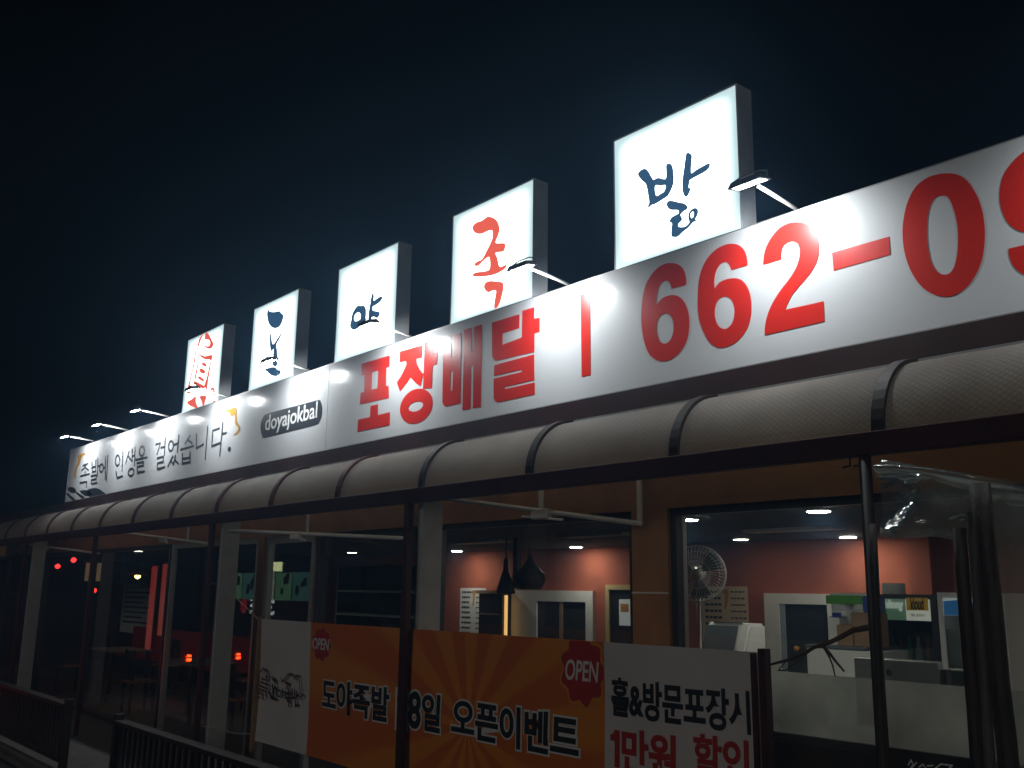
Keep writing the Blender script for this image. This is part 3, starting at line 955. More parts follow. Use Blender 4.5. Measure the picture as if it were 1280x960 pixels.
cloth('orange_field', raycloth, XB1, XB2, ban)
cloth('white_field', whitecloth, XB2, XB3, ban, 24)
for x, m in ((XB0 - .02, cardboard), (XB3 + .03, maroon)):
    box('batten', m, x - .022, x + .022, YN - .02, YN + .03, BZ0 - .1, BZ1 + .02, ban)
box('batten', maroon, XB3 - .035, XB3 - .004, YN - .028, YN - .018, BZ0, BZ1 - .005, ban)
LB = .007
def ban_text(body, p0, p1, m, bold=.02, outline=None, shear=0, each=False, parent=ban, space=1.0):
    """p0, p1: pixels at the lower left and upper right of the line of print"""
    a, b = at(*p0, Y=YN), at(*p1, Y=YN)
    if outline:
        text_fit('letter_outline', body, outline, a.x, b.x, a.z, b.z, YN - LB, parent, bold + .055, .0008, shear, wavy, space)
    return text_fit('letter', body, m, a.x, b.x, a.z, b.z, YN - LB - .004, parent, bold, .0008, shear, wavy, space)
def zl(x, y):
    return at(x, y, Y=YN).z
# main line, split where the photograph spaces it
for body, x0, x1 in (('도야족발', 405, 487), ('8', 514, 527), ('일', 531, 551), ('오픈이벤트', 567, 725)):
    a, b = at(x0, 870, Y=YN).x, at(x1, 900, Y=YN).x
    z0, z1 = zl(640, 933), zl(640, 884)
    text_fit('letter_outline', body, paleline, a, b, z0, z1, YN - LB, ban, .075, .0008, 0, wavy, .98)
    text_fit('letter', body, inkm, a, b, z0, z1, YN - LB - .004, ban, .03, .0008, 0, wavy, .98)
# red bursts with OPEN
for cx, cy, wpx, hpx, fit in ((729, 838, 27, 42, (708, 750, 826, 851)), (405, 805, 12, 20, (394, 416, 798, 812))):
    c = at(cx, cy, Y=YN)
    rx = abs(at(cx + wpx, cy, Y=YN).x - c.x); rz = abs(at(cx, cy + hpx, Y=YN).z - c.z)
    def burst(s):
        pts = [(c.x + rx * s * (1 + .09 * math.cos(9 * 2 * PI * k / 90)) * math.cos(2 * PI * k / 90), c.z + rz * s * (1 + .09 * math.cos(9 * 2 * PI * k / 90)) * math.sin(2 * PI * k / 90)) for k in range(90)]
        return [(min(p[0], XB2 - .004) if cx > 600 else max(p[0], XB1 + .004), min(p[1], BZ1 - .004)) for p in pts]
    flat_glyph('burst', [burst(1.1)], mat('orange_print', (.75, .3, .03), .75), YN - LB + .003, ban, .0008, wavy)
    br = flat_glyph('burst', [burst(1)], redcloth, YN - LB, ban, .0008, wavy)
    x0, x1, yt, yb = fit
    text_fit('letter', 'OPEN', paleline, at(x0, cy, Y=YN).x, at(x1, cy, Y=YN).x, zl(cx, yb), zl(cx, yt), YN - LB - .004, ban, .015, .0008, .15, wavy)
text_fit('letter', '홀&방문포장시', inkm, at(766, 860, Y=YN).x, at(935, 890, Y=YN).x, zl(850, 905), zl(850, 856), YN - LB, ban, .03, .0008, 0, wavy, .98)
text_fit('letter', '만원', redcloth, at(780, 940, Y=YN).x, at(846, 940, Y=YN).x, zl(800, 967), zl(800, 914), YN - LB, ban, .03, .0008, 0, wavy, .98)
text_fit('letter', '할인', redcloth, at(869, 940, Y=YN).x, at(934, 940, Y=YN).x, zl(905, 975), zl(905, 923), YN - LB, ban, .03, .0008, 0, wavy, .98)
def figure_one(x0, x1, y0, y1, m, edge=None):
    a, b, z1, z0 = at(x0, y0, Y=YN).x, at(x1, y0, Y=YN).x, zl(x0, y0), zl(x0, y1)
    w, h = b - a, z1 - z0
    lp = [(a + w * .45, z1), (b, z1), (b, z0), (a + w * .45, z0), (a + w * .45, z1 - h * .27), (a, z1 - h * .2), (a, z1 - h * .38 + h * .2)]
    lp = [(a + w * .5, z1), (b, z1), (b, z0), (a + w * .5, z0), (a + w * .5, z1 - h * .3), (a, z1 - h * .3), (a, z1 - h * .15), (a + w * .35, z1 - h * .1)]
    if edge:
        cx_, cz_ = (a + b) / 2, (z0 + z1) / 2
        flat_glyph('letter_outline', [[(a - .03, z0 - .03), (b + .03, z0 - .03), (b + .03, z1 + .03), (a - .03, z1 + .03)]], edge, YN - LB, ban, .0008, wavy)
    flat_glyph('letter', [lp], m, YN - LB - .004, ban, .0008, wavy)
figure_one(499, 510, 864, 908, inkm, paleline)
figure_one(765, 776, 911, 957, redcloth)
# small brush emblem on the white field
zE = zoomed(310, 800, 90 / 864)
brown_ink = mat('brown_print', (.12, .03, .02), .75)
for st, m, w in (([[(175, 380), (210, 335), (250, 380), (262, 430), (235, 440)], [(165, 420), (150, 500), (130, 560), (135, 600)], [(190, 460), (245, 480)], [(180, 500), (250, 530)], [(165, 540), (240, 580)], [(160, 580), (230, 620)], [(250, 450), (262, 560), (240, 620)], [(140, 610), (180, 650)], [(200, 640), (215, 700)], [(250, 630), (265, 690)], [(150, 670), (175, 695)]], brown_ink, .018),
                 ([[(315, 450), (345, 485), (350, 510)], [(320, 540), (330, 600)], [(355, 560), (325, 610)], [(335, 610), (335, 690)], [(280, 620), (310, 690), (355, 710)]], inkm, .03),
                 ([ring_pts(400, 640, 18, 38), [(440, 590), (435, 690)], [(440, 630), (460, 620)], [(438, 660), (455, 655)]], inkm, .018),
                 ([[(480, 510), (510, 525), (490, 580)], [(480, 640), (535, 635)], [(510, 600), (510, 690)], [(480, 695), (535, 690)], [(500, 730), (520, 735), (515, 790)]], brown_ink, .026),
                 ([[(555, 590), (560, 690), (580, 690), (585, 600)], [(605, 620), (605, 700)], [(605, 660), (635, 670)], [(590, 720), (600, 760), (595, 795), (620, 775)]], inkm, .02),
                 ([[(425, 460), (430, 500), (460, 480), (500, 420), (540, 400), (575, 430), (590, 470), (600, 430), (635, 425), (640, 480), (650, 560), (660, 640), (685, 660), (660, 715)]], brown_ink, .016)):
    o = stroke_glyph('emblem_stroke', zE, st, w, m, YN, .022, ban)
# cords, twig
cordm = mat('pale_cord', (.55, .53, .5), .7)
def cord(label, pts, r=.004):
    o = tube('tie_cord', cordm, pts, r, None, 6)
    tag(o, label, 'cord')
cord('pale cord from the cream post down to the banner corner', [at(262, 728, Y=4.42), at(279, 733, Y=4.38), at(300, 752, Y=4.375), at(325, 776, Y=4.37)])
cord('pale cord tying the lower banner edge to the cream post', [at(252, 908, Y=4.42), at(266, 909, Y=4.38), at(290, 916, Y=4.375), at(322, 918, Y=4.37)])
twm = mat('twig_bark', (.11, .06, .035), .8, var=.3, bump=.5)
tw = thing('dry_twig', 'dry forked twig stuck between the banner batten and the dark post', 'twig', at(965, 834, Y=4.3))
def tw_t(name, px, r0, r1):
    pts = [at(*p, Y=4.31 + .02 * math.sin(i)) for i, p in enumerate(px)]
    n = len(pts)
    tube(name, twm, pts, [r0 + (r1 - r0) * i / (n - 1) for i in range(n)], tw, 7)
tw_t('stem', [(1094, 783), (1082, 785), (1066, 788), (1050, 797), (1035, 804), (1018, 809), (1004, 818), (985, 825), (962, 831)], .016, .006)
tw_t('side_twig', [(1029, 808), (1038, 818), (1044, 826), (1055, 839)], .008, .005)
tw_t('side_twig', [(1030, 809), (1036, 820), (1041, 832), (1044, 846)], .006, .003)
tw_t('side_twig', [(975, 829), (985, 823), (978, 832), (973, 838), (982, 838), (1002, 822)], .004, .003)

# ================================================================ DOWNLIGHTS
dl = emitter('downlight_lens', (1, .95, .86), 115)
for i, (px_, lab) in enumerate((((571, 688), 'small round downlight above the narrow paper menu'), ((720, 683), 'small round downlight above the white framed kitchen hatch'), ((860, 648), 'small round downlight above the white fan'), ((1023, 637), 'bright round downlight nearest the right window head'), ((1060, 670), 'small round downlight above the stacked tissue rolls'))):
    c = at(*px_, Z=CEIL)
    t = thing('downlight', lab, 'downlight', c, 'round ceiling downlights in the dining room')
    lathe('trim_ring', whitepaint, [(.1, 0), (.1, -.012), (.085, -.014)], c, parent=t)
    lathe('lens', dl, [(.08, -.013), (.08, -.018)], c, parent=t)
for x, y, lab in ((-1.2, 6.4, 'round ceiling downlight by the glass behind the vinyl curtain'), (-2.0, 9.5, 'round ceiling downlight by the back wall behind the vinyl curtain')):                     # same rows go on to the right, seen in the vinyl
    c = Vector((x, y, CEIL))
    t = thing('downlight', lab, 'downlight', c, 'round ceiling downlights in the dining room')
    lathe('trim_ring', whitepaint, [(.1, 0), (.1, -.012), (.085, -.014)], c, parent=t)
    lathe('lens', dl, [(.08, -.013), (.08, -.018)], c, parent=t)

# ================================================================ DINING ROOM FITTINGS
def menu(label, x0, y0, x1, y1, Y, pm, seed):
    a, b, c, d = prect(x0, y0, x1, y1, Y)
    t = thing('paper_menu', label, 'menu', ((a + b) / 2, Y, c))
    box('sheet', pm, a, b, Y - .004, Y, c, d, t)
    rnd = random.Random(seed)
    w, h = b - a, d - c
    n = 9
    for k in range(n):
        zz = d - h * (.08 + .86 * k / n)
        bm = bmesh.new()
        x = a + w * .08
        while x < a + w * .38:
            lw = w * rnd.uniform(.05, .09)
            bm_box(bm, x, x + lw, Y - .008, Y - .006, zz - h * .018, zz + h * .018)
            x += lw * 1.3
        x = a + w * .64
        while x < a + w * .92:
            lw = w * rnd.uniform(.04, .07)
            bm_box(bm, x, x + lw, Y - .008, Y - .006, zz - h * .011, zz + h * .011)
            x += lw * 1.35
        fin(bm, 'print_line', inkm, t)
    traced_sw = [(a + w * .42, d - h * .08), (a + w * .6, d - h * .05), (a + w * .55, d - h * .3), (a + w * .5, d - h * .33), (a + w * .52, d - h * .12)]
    flat_glyph('swoosh', [catmull(traced_sw, 3)], ochre, Y - .007, t)
menu('narrow white paper menu on the terracotta back wall', 575, 735, 607, 802, YB - .01, paper, 1)
menu('wide cream paper menu under the white fan', 878, 733, 936, 818, YB - .01, creampaper, 2)

# display cabinet with a warm light along its right edge
a, b, c, d = prect(597, 742, 626, 830, 9.68)
t = thing('display_cabinet', 'dark glass-front cabinet with a warm light strip on its right', 'cabinet', ((a + b) / 2, 9.68, .1))
box('carcass', woodm, a, b, 9.7, 9.88, .1, d, t)
box('door_glass', mat('smoked_glass', (.03, .032, .03), .12), a + .03, b - .04, 9.68, 9.696, .3, d - .06, t)
box('cornice', cardboard, a - .03, b + .01, 9.65, 9.89, d + .001, d + .05, t)
warm = emitter('warm_strip', (1, .55, .17), 1.1)
box('light_strip', warm, b + .005, b + .05, 9.74, 9.77, .5, d - .02, t)
box('shelf', cardboard, a + .02, b - .03, 9.675, 9.679, d - .32, d - .30, t)
# white framed kitchen hatch
a, b, c, d = prect(628, 738, 741, 860, YB - .06)
t = thing('kitchen_hatch', 'white framed hatch with two dark sliding panes', 'hatch', ((a + b) / 2, YB, c))
ha, hb, hc, hd_ = prect(670, 752, 732, 860, YB - .06)
boxes('frame', whitepaint, [(a, ha, YB - .06, YB, .9, d), (hb, b, YB - .06, YB, .9, d), (ha, hb, YB - .06, YB, hd_, d)], t)
mid = (ha + hb) / 2
for p0, p1, yy in ((ha, mid + .03, YB - .03), (mid + .03, hb, YB - .018)):
    box('pane', MATS['smoked_glass'], p0, p1, yy, yy + .008, .95, hd_, t)
box('mullion', cardboard, mid - .035, mid + .03, YB - .045, YB - .031, .95, hd_, t)
# doorway with cream frame and a lit poster inside
a, b, c, d = prect(757, 731, 832, 860, YB - .05)
t = thing('doorway', 'cream framed doorway with a small lit poster inside', 'doorway', ((a + b) / 2, YB, .1))
boxes('frame', mat('cream_paint', (.55, .45, .2), .6), [(a, a + .07, YB - .05, YB, .1, d - .07), (b - .07, b, YB - .05, YB, .1, d - .07), (a, b, YB - .05, YB, d - .07, d)], t)
box('opening', blackm, a + .07, b - .07, YB - .02, YB - .002, .1, d - .07, t)  # black sheet standing in for the darkness inside the doorway
pa = prect(774, 749, 788, 782, YB - .03)
pst = box('poster', emitter('lit_poster', (.75, .85, .8), .14), pa[0], pa[1], YB - .032, YB - .024, pa[2], pa[3], t)
box('poster_print', mat('orange_ink', (.6, .3, .08), .6), pa[0] + .03, pa[1] - .03, YB - .036, YB - .0335, pa[2] + .18, pa[3] - .06, t)
# right door
a, b, c, d = prect(957, 742, 1046, 860, YB - .06)
t = thing('room_door', 'dark glass door in a wide white frame behind the chest', 'door', ((a + b) / 2, YB, .1))
boxes('frame', whitepaint, [(a, a + .2, YB - .06, YB, .1, d - .12), (b - .1, b, YB - .06, YB, .1, d - .12), (a, b, YB - .06, YB, d - .12, d)], t)
box('leaf', MATS['smoked_glass'], a + .2, b - .1, YB - .03, YB - .005, .1, d - .12, t)
box('jamb', mat('blue_grey_paint', (.3, .36, .38), .5), a + .2, a + .27, YB - .045, YB - .031, .1, d - .12, t)
lathe('knob', ochre, [(.03, 0), (.035, -.03), (.015, -.05)], at(997, 811, Y=YB - .03), axis='Y', parent=t, seg=12)
# pilasters
for px_ in (1155,):
    x = at(px_, 710, Y=YB).x
    structure(box('wall_pilaster', redwall, x - .12, x + .12, YB - .1, YB - .002, .1, CEIL - .002))
# pendants
def pendant(label, px_, prof, Y):
    p = at(*px_, Y=Y)
    t = thing('pendant_lamp', label, 'pendant', (p.x, Y, CEIL))
    tube('cord', blackm, [(p.x, Y, CEIL), (p.x, Y, p.z + prof[-1][1] - .005)], .008, t, 6)
    lathe('shade', blackm, prof, (p.x, Y, p.z), parent=t)
pendant('narrow black cone pendant beside the cabinet', (632, 742), [(.11, 0), (.115, .02), (.075, .16), (.035, .27), (.03, .38), (.015, .42)], 7.5)
pendant('broad black bell pendant before the terracotta wall', (662, 737), [(.13, 0), (.185, .1), (.175, .18), (.09, .26), (.04, .33), (.02, .4)], 7.5)
box_x = at(645, 715, Y=7.6).x
o = tag(box('ceiling_duct', blackm, box_x - .035, box_x + .035, 7.58, 7.65, 2.03, CEIL), 'black square duct dropping between the two pendants', 'duct')
for i, (px_, w_) in enumerate(((745, 90), (600, 60), (990, 40))):
    p = at(px_, (667, 676, 660)[i], Z=CEIL)
    o = tag(box('ceiling_vent', whitepaint if i else cream, p.x - .5, p.x + .5, p.y - .12, p.y + .12, CEIL - .03, CEIL - .001, None, .004), ('broad cream ceiling vent above the dining room pier', 'thin white ceiling vent near the pendants', 'thin white ceiling vent over the right dining room')[i], 'vent')

# wall fan on the pier, just inside
fc = at(872, 717, Y=5.75)
fan = thing('wall_fan', 'white caged fan behind the right window', 'fan', fc, None)
fr_ = .205
bm = bmesh.new()
axd = Vector((.55, -.83, -.1)).normalized()
s1 = axd.cross(Vector((0, 0, 1))).normalized()
s2 = s1.cross(axd)
def fp(r_, a, dz):
    return fc + (s1 * math.cos(a) + s2 * math.sin(a)) * r_ + axd * dz
for k in range(44):
    a = 2 * PI * k / 44
    bm_tube(bm, [fp(.03, a, .085), fp(.12, a, .08), fp(.19, a + .12, .045), fp(fr_, a + .14, 0), fp(.17, a, -.05), fp(.06, a, -.075)], .0014, 4, False)
for r_, dz, th in ((fr_, 0, .007), (.165, .062, .002), (.1, .082, .002)):
    bm_tube(bm, [fp(r_, 2 * PI * k / 40, dz) for k in range(41)], th, 6, False)
fin(bm, 'cage', whiteplastic, fan, True)
bm = bmesh.new()
for k in range(3):
    a0 = 2 * PI * k / 3 + .4
    g = [[bm.verts.new(fp(r_, a0 + s_ * (.42 if r_ > .08 else .25), (.02 if s_ > 0 else -.02))) for s_ in (-1, -.3, .4, 1)] for r_ in (.04, .1, .16, .18)]
    for i in range(3):
        for j in range(3):
            bm.faces.new((g[i][j], g[i][j + 1], g[i + 1][j + 1], g[i + 1][j]))
fin(bm, 'blades', greyplastic, fan, True)
bm = bmesh.new()
bm_tube(bm, [fp(0, 0, .095), fp(0, 0, .03)], [.035, .05], 14)
bm_tube(bm, [fp(0, 0, -.03), fp(0, 0, -.2)], [.06, .045], 14)
fin(bm, 'motor', whiteplastic, fan, True)
tube('arm', whiteplastic, [fp(0, 0, -.18), fc + Vector((-.14, .18, -.1)), fc + Vector((-.16, .2, -.5)), (fc.x - .16, fc.y + .2, .3)], .016, fan)
lathe('base', whiteplastic, [(.2, 0), (.2, .03), (.05, .06)], (fc.x - .16, fc.y + .2, .25), parent=fan)
structure(box('low_platform', woodm, -5.4, -3.6, 5.6, 6.9, .1, .25))

# tilted machine on a counter
a, b, c, d = prect(872, 779, 928, 850, 6.3)
t = thing('counter_machine', 'grey fronted machine with white sides before the cream menu', 'machine', ((a + b) / 2, 6.3, 1.3))
bm = bmesh.new()
def prism(bm, x0, x1, prof):
    l_ = [bm.verts.new((x0, y, z)) for y, z in prof]
    r_ = [bm.verts.new((x1, y, z)) for y, z in prof]
    n = len(prof)
    for i in range(n):
        bm.faces.new((l_[i], l_[(i + 1) % n], r_[(i + 1) % n], r_[i]))
    bm.faces.new(l_)
    bm.faces.new(r_[::-1])
    bmesh.ops.recalc_face_normals(bm, faces=bm.faces)
prism(bm, a, b, [(6.24, 1.3), (6.42, d), (6.62, d), (6.62, 1.3)])
bmesh.ops.bevel(bm, geom=list(bm.edges), offset=.02, segments=2, affect='EDGES')
fin(bm, 'body', whiteplastic, t)
bm = bmesh.new()
prism(bm, a + .015, b - .11, [(6.23, 1.3), (6.405, d - .02), (6.43, d - .02), (6.3, 1.3)])
fin(bm, 'front_panel', greyplastic, t)
box('top_slot', blackm, a + .06, b - .09, 6.43, 6.58, d + .001, d + .006, t)
t = thing('service_counter', 'dark wood service counter behind the frosted window', 'counter', (-4.2, 6.4, .1))
box('top', woodm, a - .5, b + .5, 6.15, 6.75, 1.25, 1.298, t)
box('body', darkbrown, a - .45, b + .45, 6.2, 6.7, .25, 1.25, t)

# chest with goods, fridges, monitor
a, b, c, d = prect(1010, 808, 1100, 900, 8.0)
t = thing('chest_freezer', 'white chest with a dark lid under the tissue rolls', 'freezer', ((a + b) / 2, 8, .1))
box('body', whiteplastic, a, b, 8.0, 8.6, .1, d - .03, t, .01)
box('lid', greyplastic, a - .01, b - .1, 7.99, 8.6, d - .028, d, t, .006)
lidz = d
tis = mat('tissue_white', (.78, .8, .78), .9, var=.04, bump=.2)
def rolls(label, px_, Y, n, r_, h_, rows):
    p = at(*px_, Y=Y)
    t = thing('tissue_pack', label, 'tissue pack', (p.x, Y, lidz))
    for j in range(rows):
        for k in range(n):
            cc = (p.x + (k + .5) * 2 * r_, Y + r_, lidz + .001 + j * h_)
            lathe('roll', tis, [(r_ * .97, 0), (r_, .01), (r_, h_ - .01), (r_ * .95, h_), (.02, h_ - .002)], cc, parent=t, seg=16)
    x0, x1 = p.x, p.x + n * 2 * r_
    box('green_band', mat('green_print', (.12, .45, .03), .4), x0 - .002, x1 + .002, Y - .004, Y + 2 * r_, lidz + rows * h_ - .1, lidz + rows * h_ - .02, t)
    box('blue_mark', mat('blue_print', (.03, .05, .3), .4), x0 + .06, x0 + .15, Y - .009, Y - .005, lidz + rows * h_ - .24, lidz + rows * h_ - .18, t)
rolls('stack of white tissue rolls with green wrapper on the chest', (1035, 790), 8.3, 2, .11, .155, 3)
def carton(label, x0, y0, x1, Y, dep, m, lidm):
    a, b, c, d = prect(x0, y0, x1, 806, Y)
    t = thing('carton', label, 'box', ((a + b) / 2, Y, lidz), 'cartons stacked on the chest')
    box('body', m, a, b, Y, Y + dep, lidz + .001, d, t, .004)
    box('flap', lidm, a + .01, b - .01, Y - .003, Y + dep + .002, d + .001, d + .008, t)
    return d
carton('small white carton with blue side next to the tissue rolls', 1036, 772, 1050, 8.1, .15, paper, mat('blue_print', (.03, .05, .3), .4))
carton('low brown cardboard carton in front of the tissue rolls', 1046, 782, 1066, 8.08, .16, cardboard, cardboard)
dz_ = carton('tall brown cardboard carton beside the dark post', 1064, 767, 1096, 8.1, .2, cardboard, cardboard)
a, b, c, d = prect(1076, 745, 1096, 767, 8.1)
o = box('blue_bag', MATS['blue_print'], a, b, 8.12, 8.26, dz_ + .009, d, None, .015)
tag(o, 'bright blue bag on top of the tall carton', 'bag')

def fridge(label, x0, x1, ytop, Y, fm, panels, ybot, depth=.65):
    a, b, c, d = prect(x0, ytop, x1, 900, Y)
    t = thing('drinks_fridge', label, 'fridge', ((a + b) / 2, Y, .1))
    boxes('cabinet', fm, [(a, a + .05, Y, Y + depth, .1, d), (b - .06, b, Y, Y + depth, .1, d), (a + .05, b - .06, Y, Y + depth, d - .05, d), (a + .05, b - .06, Y, Y + depth, .1, .3), (a + .05, b - .06, Y + depth - .03, Y + depth - .001, .3, d - .05)], t)
    for k in range(3):
        box('shelf', whiteplastic, a + .05, b - .06, Y + .06, Y + depth - .04, .6 + .38 * k, .615 + .38 * k, t)
    box('door_glass', glass, a + .05, b - .06, Y + .02, Y + .03, .3, panels, t)
    for zz in (.62 + .38 * 2, .62 + .38):
        box('shelf_edge', whiteplastic, a + .05, b - .06, Y + .012, Y + .019, zz, zz + .015, t)
    return a, b, d, t
a, b, d, t = FR0 = fridge('black framed drinks fridge with green and gold beer panel', 1096, 1176, 743, 8.5, blackm, 1.68, 860)
g0 = prect(1100, 752, 1133, 776, 8.5); g1 = prect(1133, 749, 1168, 776, 8.5)
zz0, zz1 = g1[2], g1[3]
gm = emitter('green_lit_panel', (.005, .13, .04), .3)
gp = box('header_panel', gm, a + .055, g0[1], 8.49, 8.515, zz0, zz1, t)
wp = box('header_panel', emitter('white_lit_panel', (.75, .78, .66), .3), g1[0], b - .062, 8.49, 8.515, zz0, zz1, t)
wx0, wx1 = g1[0], b - .062
box('gold_label', mat('gold_print', (.55, .33, .02), .4, emit=(.5, .3, .02), es=.12), wx0 + .01, wx1 - .01, 8.486, 8.489, zz0 + .09, zz0 + .2, wp)
text_fit('letter', 'kloud', inkm, wx0 + .055, wx1 - .05, zz0 + .1, zz0 + .2, 8.482, wp, .03)
text_fit('letter', '맥주 클라우드', inkm, wx0 + .05, wx1 - .04, zz0 + .035, zz0 + .06, 8.482, wp, .0)
text_fit('letter', 'Chilsung', emitter('lit_lettering', (.8, .9, .8), .3), a + .07, g0[1] - .02, zz0 + .08, zz0 + .18, 8.482, gp, .02, shear=.3)
fa, fb, fd, ft = fridge('tall white fridge with a blue wave panel', 1177, 1262, 741, 8.45, whiteplastic, 1.72, 860)
q = prect(1186, 748, 1250, 770, 8.45)
hp = box('header_panel', emitter('pale_lit_panel', (.7, .8, .85), .22), fa + .055, fb - .065, 8.44, 8.465, q[2], q[3], ft)
wave_pts = [(fa + .06, q[2] + .002), (fb - .07, q[2] + .002), (fb - .07, q[2] + .09), (fa + .3, q[2] + .11), (fa + .18, q[2] + .13), (fa + .06, q[2] + .12)]
flat_glyph('blue_wave', [wave_pts], mat('blue_wave_print', (.03, .2, .5), .4, emit=(.03, .2, .55), es=.14), 8.436, hp)
# bottles standing on the fridge shelves
bott = [mat('brown_bottle', (.16, .06, .015), .15), mat('green_bottle', (.03, .16, .05), .15), mat('clear_bottle', (.3, .36, .34), .15)]
BL = ['brown beer bottle on a shelf of the black framed fridge', 'green bottle on a shelf of the black framed fridge', 'pale clear bottle on a shelf of the black framed fridge']
a, d = FR0[0], FR0[2]
for row in range(2):
    for k in range(5):
        i_ = (k + row * 2) % 3
        o = lathe('bottle', bott[i_], [(.032, 0), (.035, .01), (.035, .15), (.014, .2), (.013, .25), (.016, .26)], (a + .1 + k * .083, 8.62, .616 + .38 * (row + 1)), seg=12)
        tag(o, BL[i_].replace('a shelf', ('the lower', 'the upper')[row] + ' shelf'), 'bottle', 'bottles in the black framed fridge')
# paper roll box on the fridge
a2, b2, c2, d2 = prect(1100, 731, 1124, 743, 8.6)
o = lathe('tissue_roll', tis, [(.1, 0), (.105, .01), (.105, .09), (.1, .1), (.02, .095)], ((a2 + b2) / 2 - .04, 8.75, d + .001), seg=18)
tag(o, 'single white tissue roll on top of the black framed fridge', 'tissue roll')
a, b, c, d = prect(1068, 825, 1174, 862, 5.9)
t = thing('computer_monitor', 'back of a pale grey monitor behind the frosted window', 'monitor', ((a + b) / 2, 5.9, 1.1))
box('shell', mat('pale_grey_plastic', (.42, .45, .44), .4), a, b, 5.9, 5.94, 1.18, d, t, .012)
box('rim', whiteplastic, a - .004, b + .004, 5.942, 5.95, 1.176, d + .004, t)
lathe('badge', greyplastic, [(.022, 0), (.02, -.003)], ((a + b) / 2 - .04, 5.899, d - .08), axis='Y', parent=t, seg=12)
box('stand', greyplastic, b + .01, b + .045, 5.9, 5.96, 1.1, d - .04, t)
t = thing('cashier_desk', 'dark cashier desk carrying the pale monitor', 'desk', (-3, 5.9, .1))
box('top', woodm, -4.1, -2.0, 5.55, 6.1, 1.06, 1.1, t)
box('body', darkbrown, -4.05, -2.05, 5.6, 6.05, .1, 1.06, t)

# ================================================================ LEFT ROOM
a, b, c, d = prect(420, 706, 517, 860, 6.2)
t = thing('shelf_unit', 'tall dark open shelf unit with pale board edges', 'shelf', ((a + b) / 2, 6.2, .1))
boxes('side', darkframe, [(a - .02, a, 6.2, 6.55, .1, d)], t)
boxes('side', darkframe, [(b, b + .02, 6.2, 6.55, .1, d)], t)
box('back', mat('shelf_back', (.02, .022, .02), .7), a, b, 6.53, 6.55, .1, d, t)
edge = mat('pale_edge', (.4, .4, .36), .5)
box('side_edge', edge, a - .022, a + .0, 6.194, 6.199, .1, d, t)
for y_ in (706, 738, 768):
    zz = at(468, y_, Y=6.2).z
    s_ = box('shelf', darkframe, a, b, 6.2, 6.53, zz - .025, zz, t)
    box('shelf_edge', edge, a, b, 6.194, 6.199, zz - .025, zz, s_)
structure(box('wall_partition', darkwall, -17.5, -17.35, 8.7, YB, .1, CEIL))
redlit = emitter('red_neon', (1, .06, .03), .16)
for px_, lab in (((188, 760), 'taller of two dull red glowing light strips in the left room'), ((203, 745), 'shorter of two dull red glowing light strips in the left room')):
    p = at(*px_, Y=7.0)
    z0_, z1_ = (at(px_[0], 815, Y=7.0).z, at(px_[0], 708, Y=7.0).z) if px_[0] < 195 else (at(px_[0], 795, Y=7.0).z, at(px_[0], 705, Y=7.0).z)
    t = thing('light_strip', lab, 'light strip', (p.x, 7.0, z0_))
    box('tube', redlit, p.x - .11, p.x + .11, 7.0, 7.03, z0_, z1_, t)
    box('backing', darkframe, p.x - .13, p.x + .13, 7.031, 7.06, z0_ - .02, z1_ + .02, t)
a, b, c, d = prect(152, 735, 190, 792, 8.6)
t = thing('wall_poster', 'pale poster with small print in the dark left room', 'poster', ((a + b) / 2, 8.6, c))
box('sheet', paper, a, b, 8.6, 8.61, c, d, t)
for k in range(7):
    zz = d - (d - c) * (.1 + .11 * k)
    box('print_line', inkm, a + .15, b - .2 - .2 * (k % 3), 8.594, 8.598, zz - .02, zz + .02, t)
box('board', darkframe, a - .1, b + .1, 8.611, 8.65, .1, d + .1, t)
rl_ = emitter('red_lamp', (1, .03, .03), 5)
for px_, lab in (((92, 700), 'red string lamp nearest the wall lantern'), ((72, 708), 'red string lamp in the middle of three'), ((58, 716), 'dim red string lamp nearest the far post'), ((117, 738), 'low red lamp under the wall lantern')):
    p = at(*px_, Y=6.0)
    t = thing('red_lamp', lab, 'lamp', p, 'red lamps in the left room')
    lathe('globe', rl_, [(.01, -.05), (.045, -.03), (.055, 0), (.045, .03), (.01, .05)], p, parent=t, seg=12)
    tube('cord', blackm, [p + Vector((0, 0, .055)), (p.x, p.y, CEIL)], .005, t, 6)
p = at(110, 715, Y=6.4)
t = thing('wall_lantern', 'cream box lantern hanging in the left room', 'lantern', p)
box('shade', emitter('lantern_shade', (1, .75, .35), .1), p.x - .18, p.x + .18, 6.4, 6.6, p.z - .18, p.z + .18, t)
box('cap', darkframe, p.x - .2, p.x + .2, 6.38, 6.62, p.z + .181, p.z + .21, t)
tube('cord', blackm, [(p.x, 6.5, p.z + .21), (p.x, 6.5, CEIL)], .008, t, 6)
p = at(172, 721, Y=7.2)
t = thing('table_lamp', 'small bright yellow bulb lamp glowing in the left room', 'lamp', p)
lathe('bulb', emitter('yellow_bulb', (1, .62, .12), 16), [(.02, -.04), (.06, 0), (.05, .04), (.02, .06)], p, parent=t, seg=14)
lathe('shade', ochre, [(.24, .03), (.1, .1), (.03, .12)], p, parent=t, seg=18)
tube('cord', blackm, [p + Vector((0, 0, .12)), (p.x, p.y, CEIL)], .008, t, 6)
dim = emitter('dim_downlight_lens', (1, .9, .75), 14)
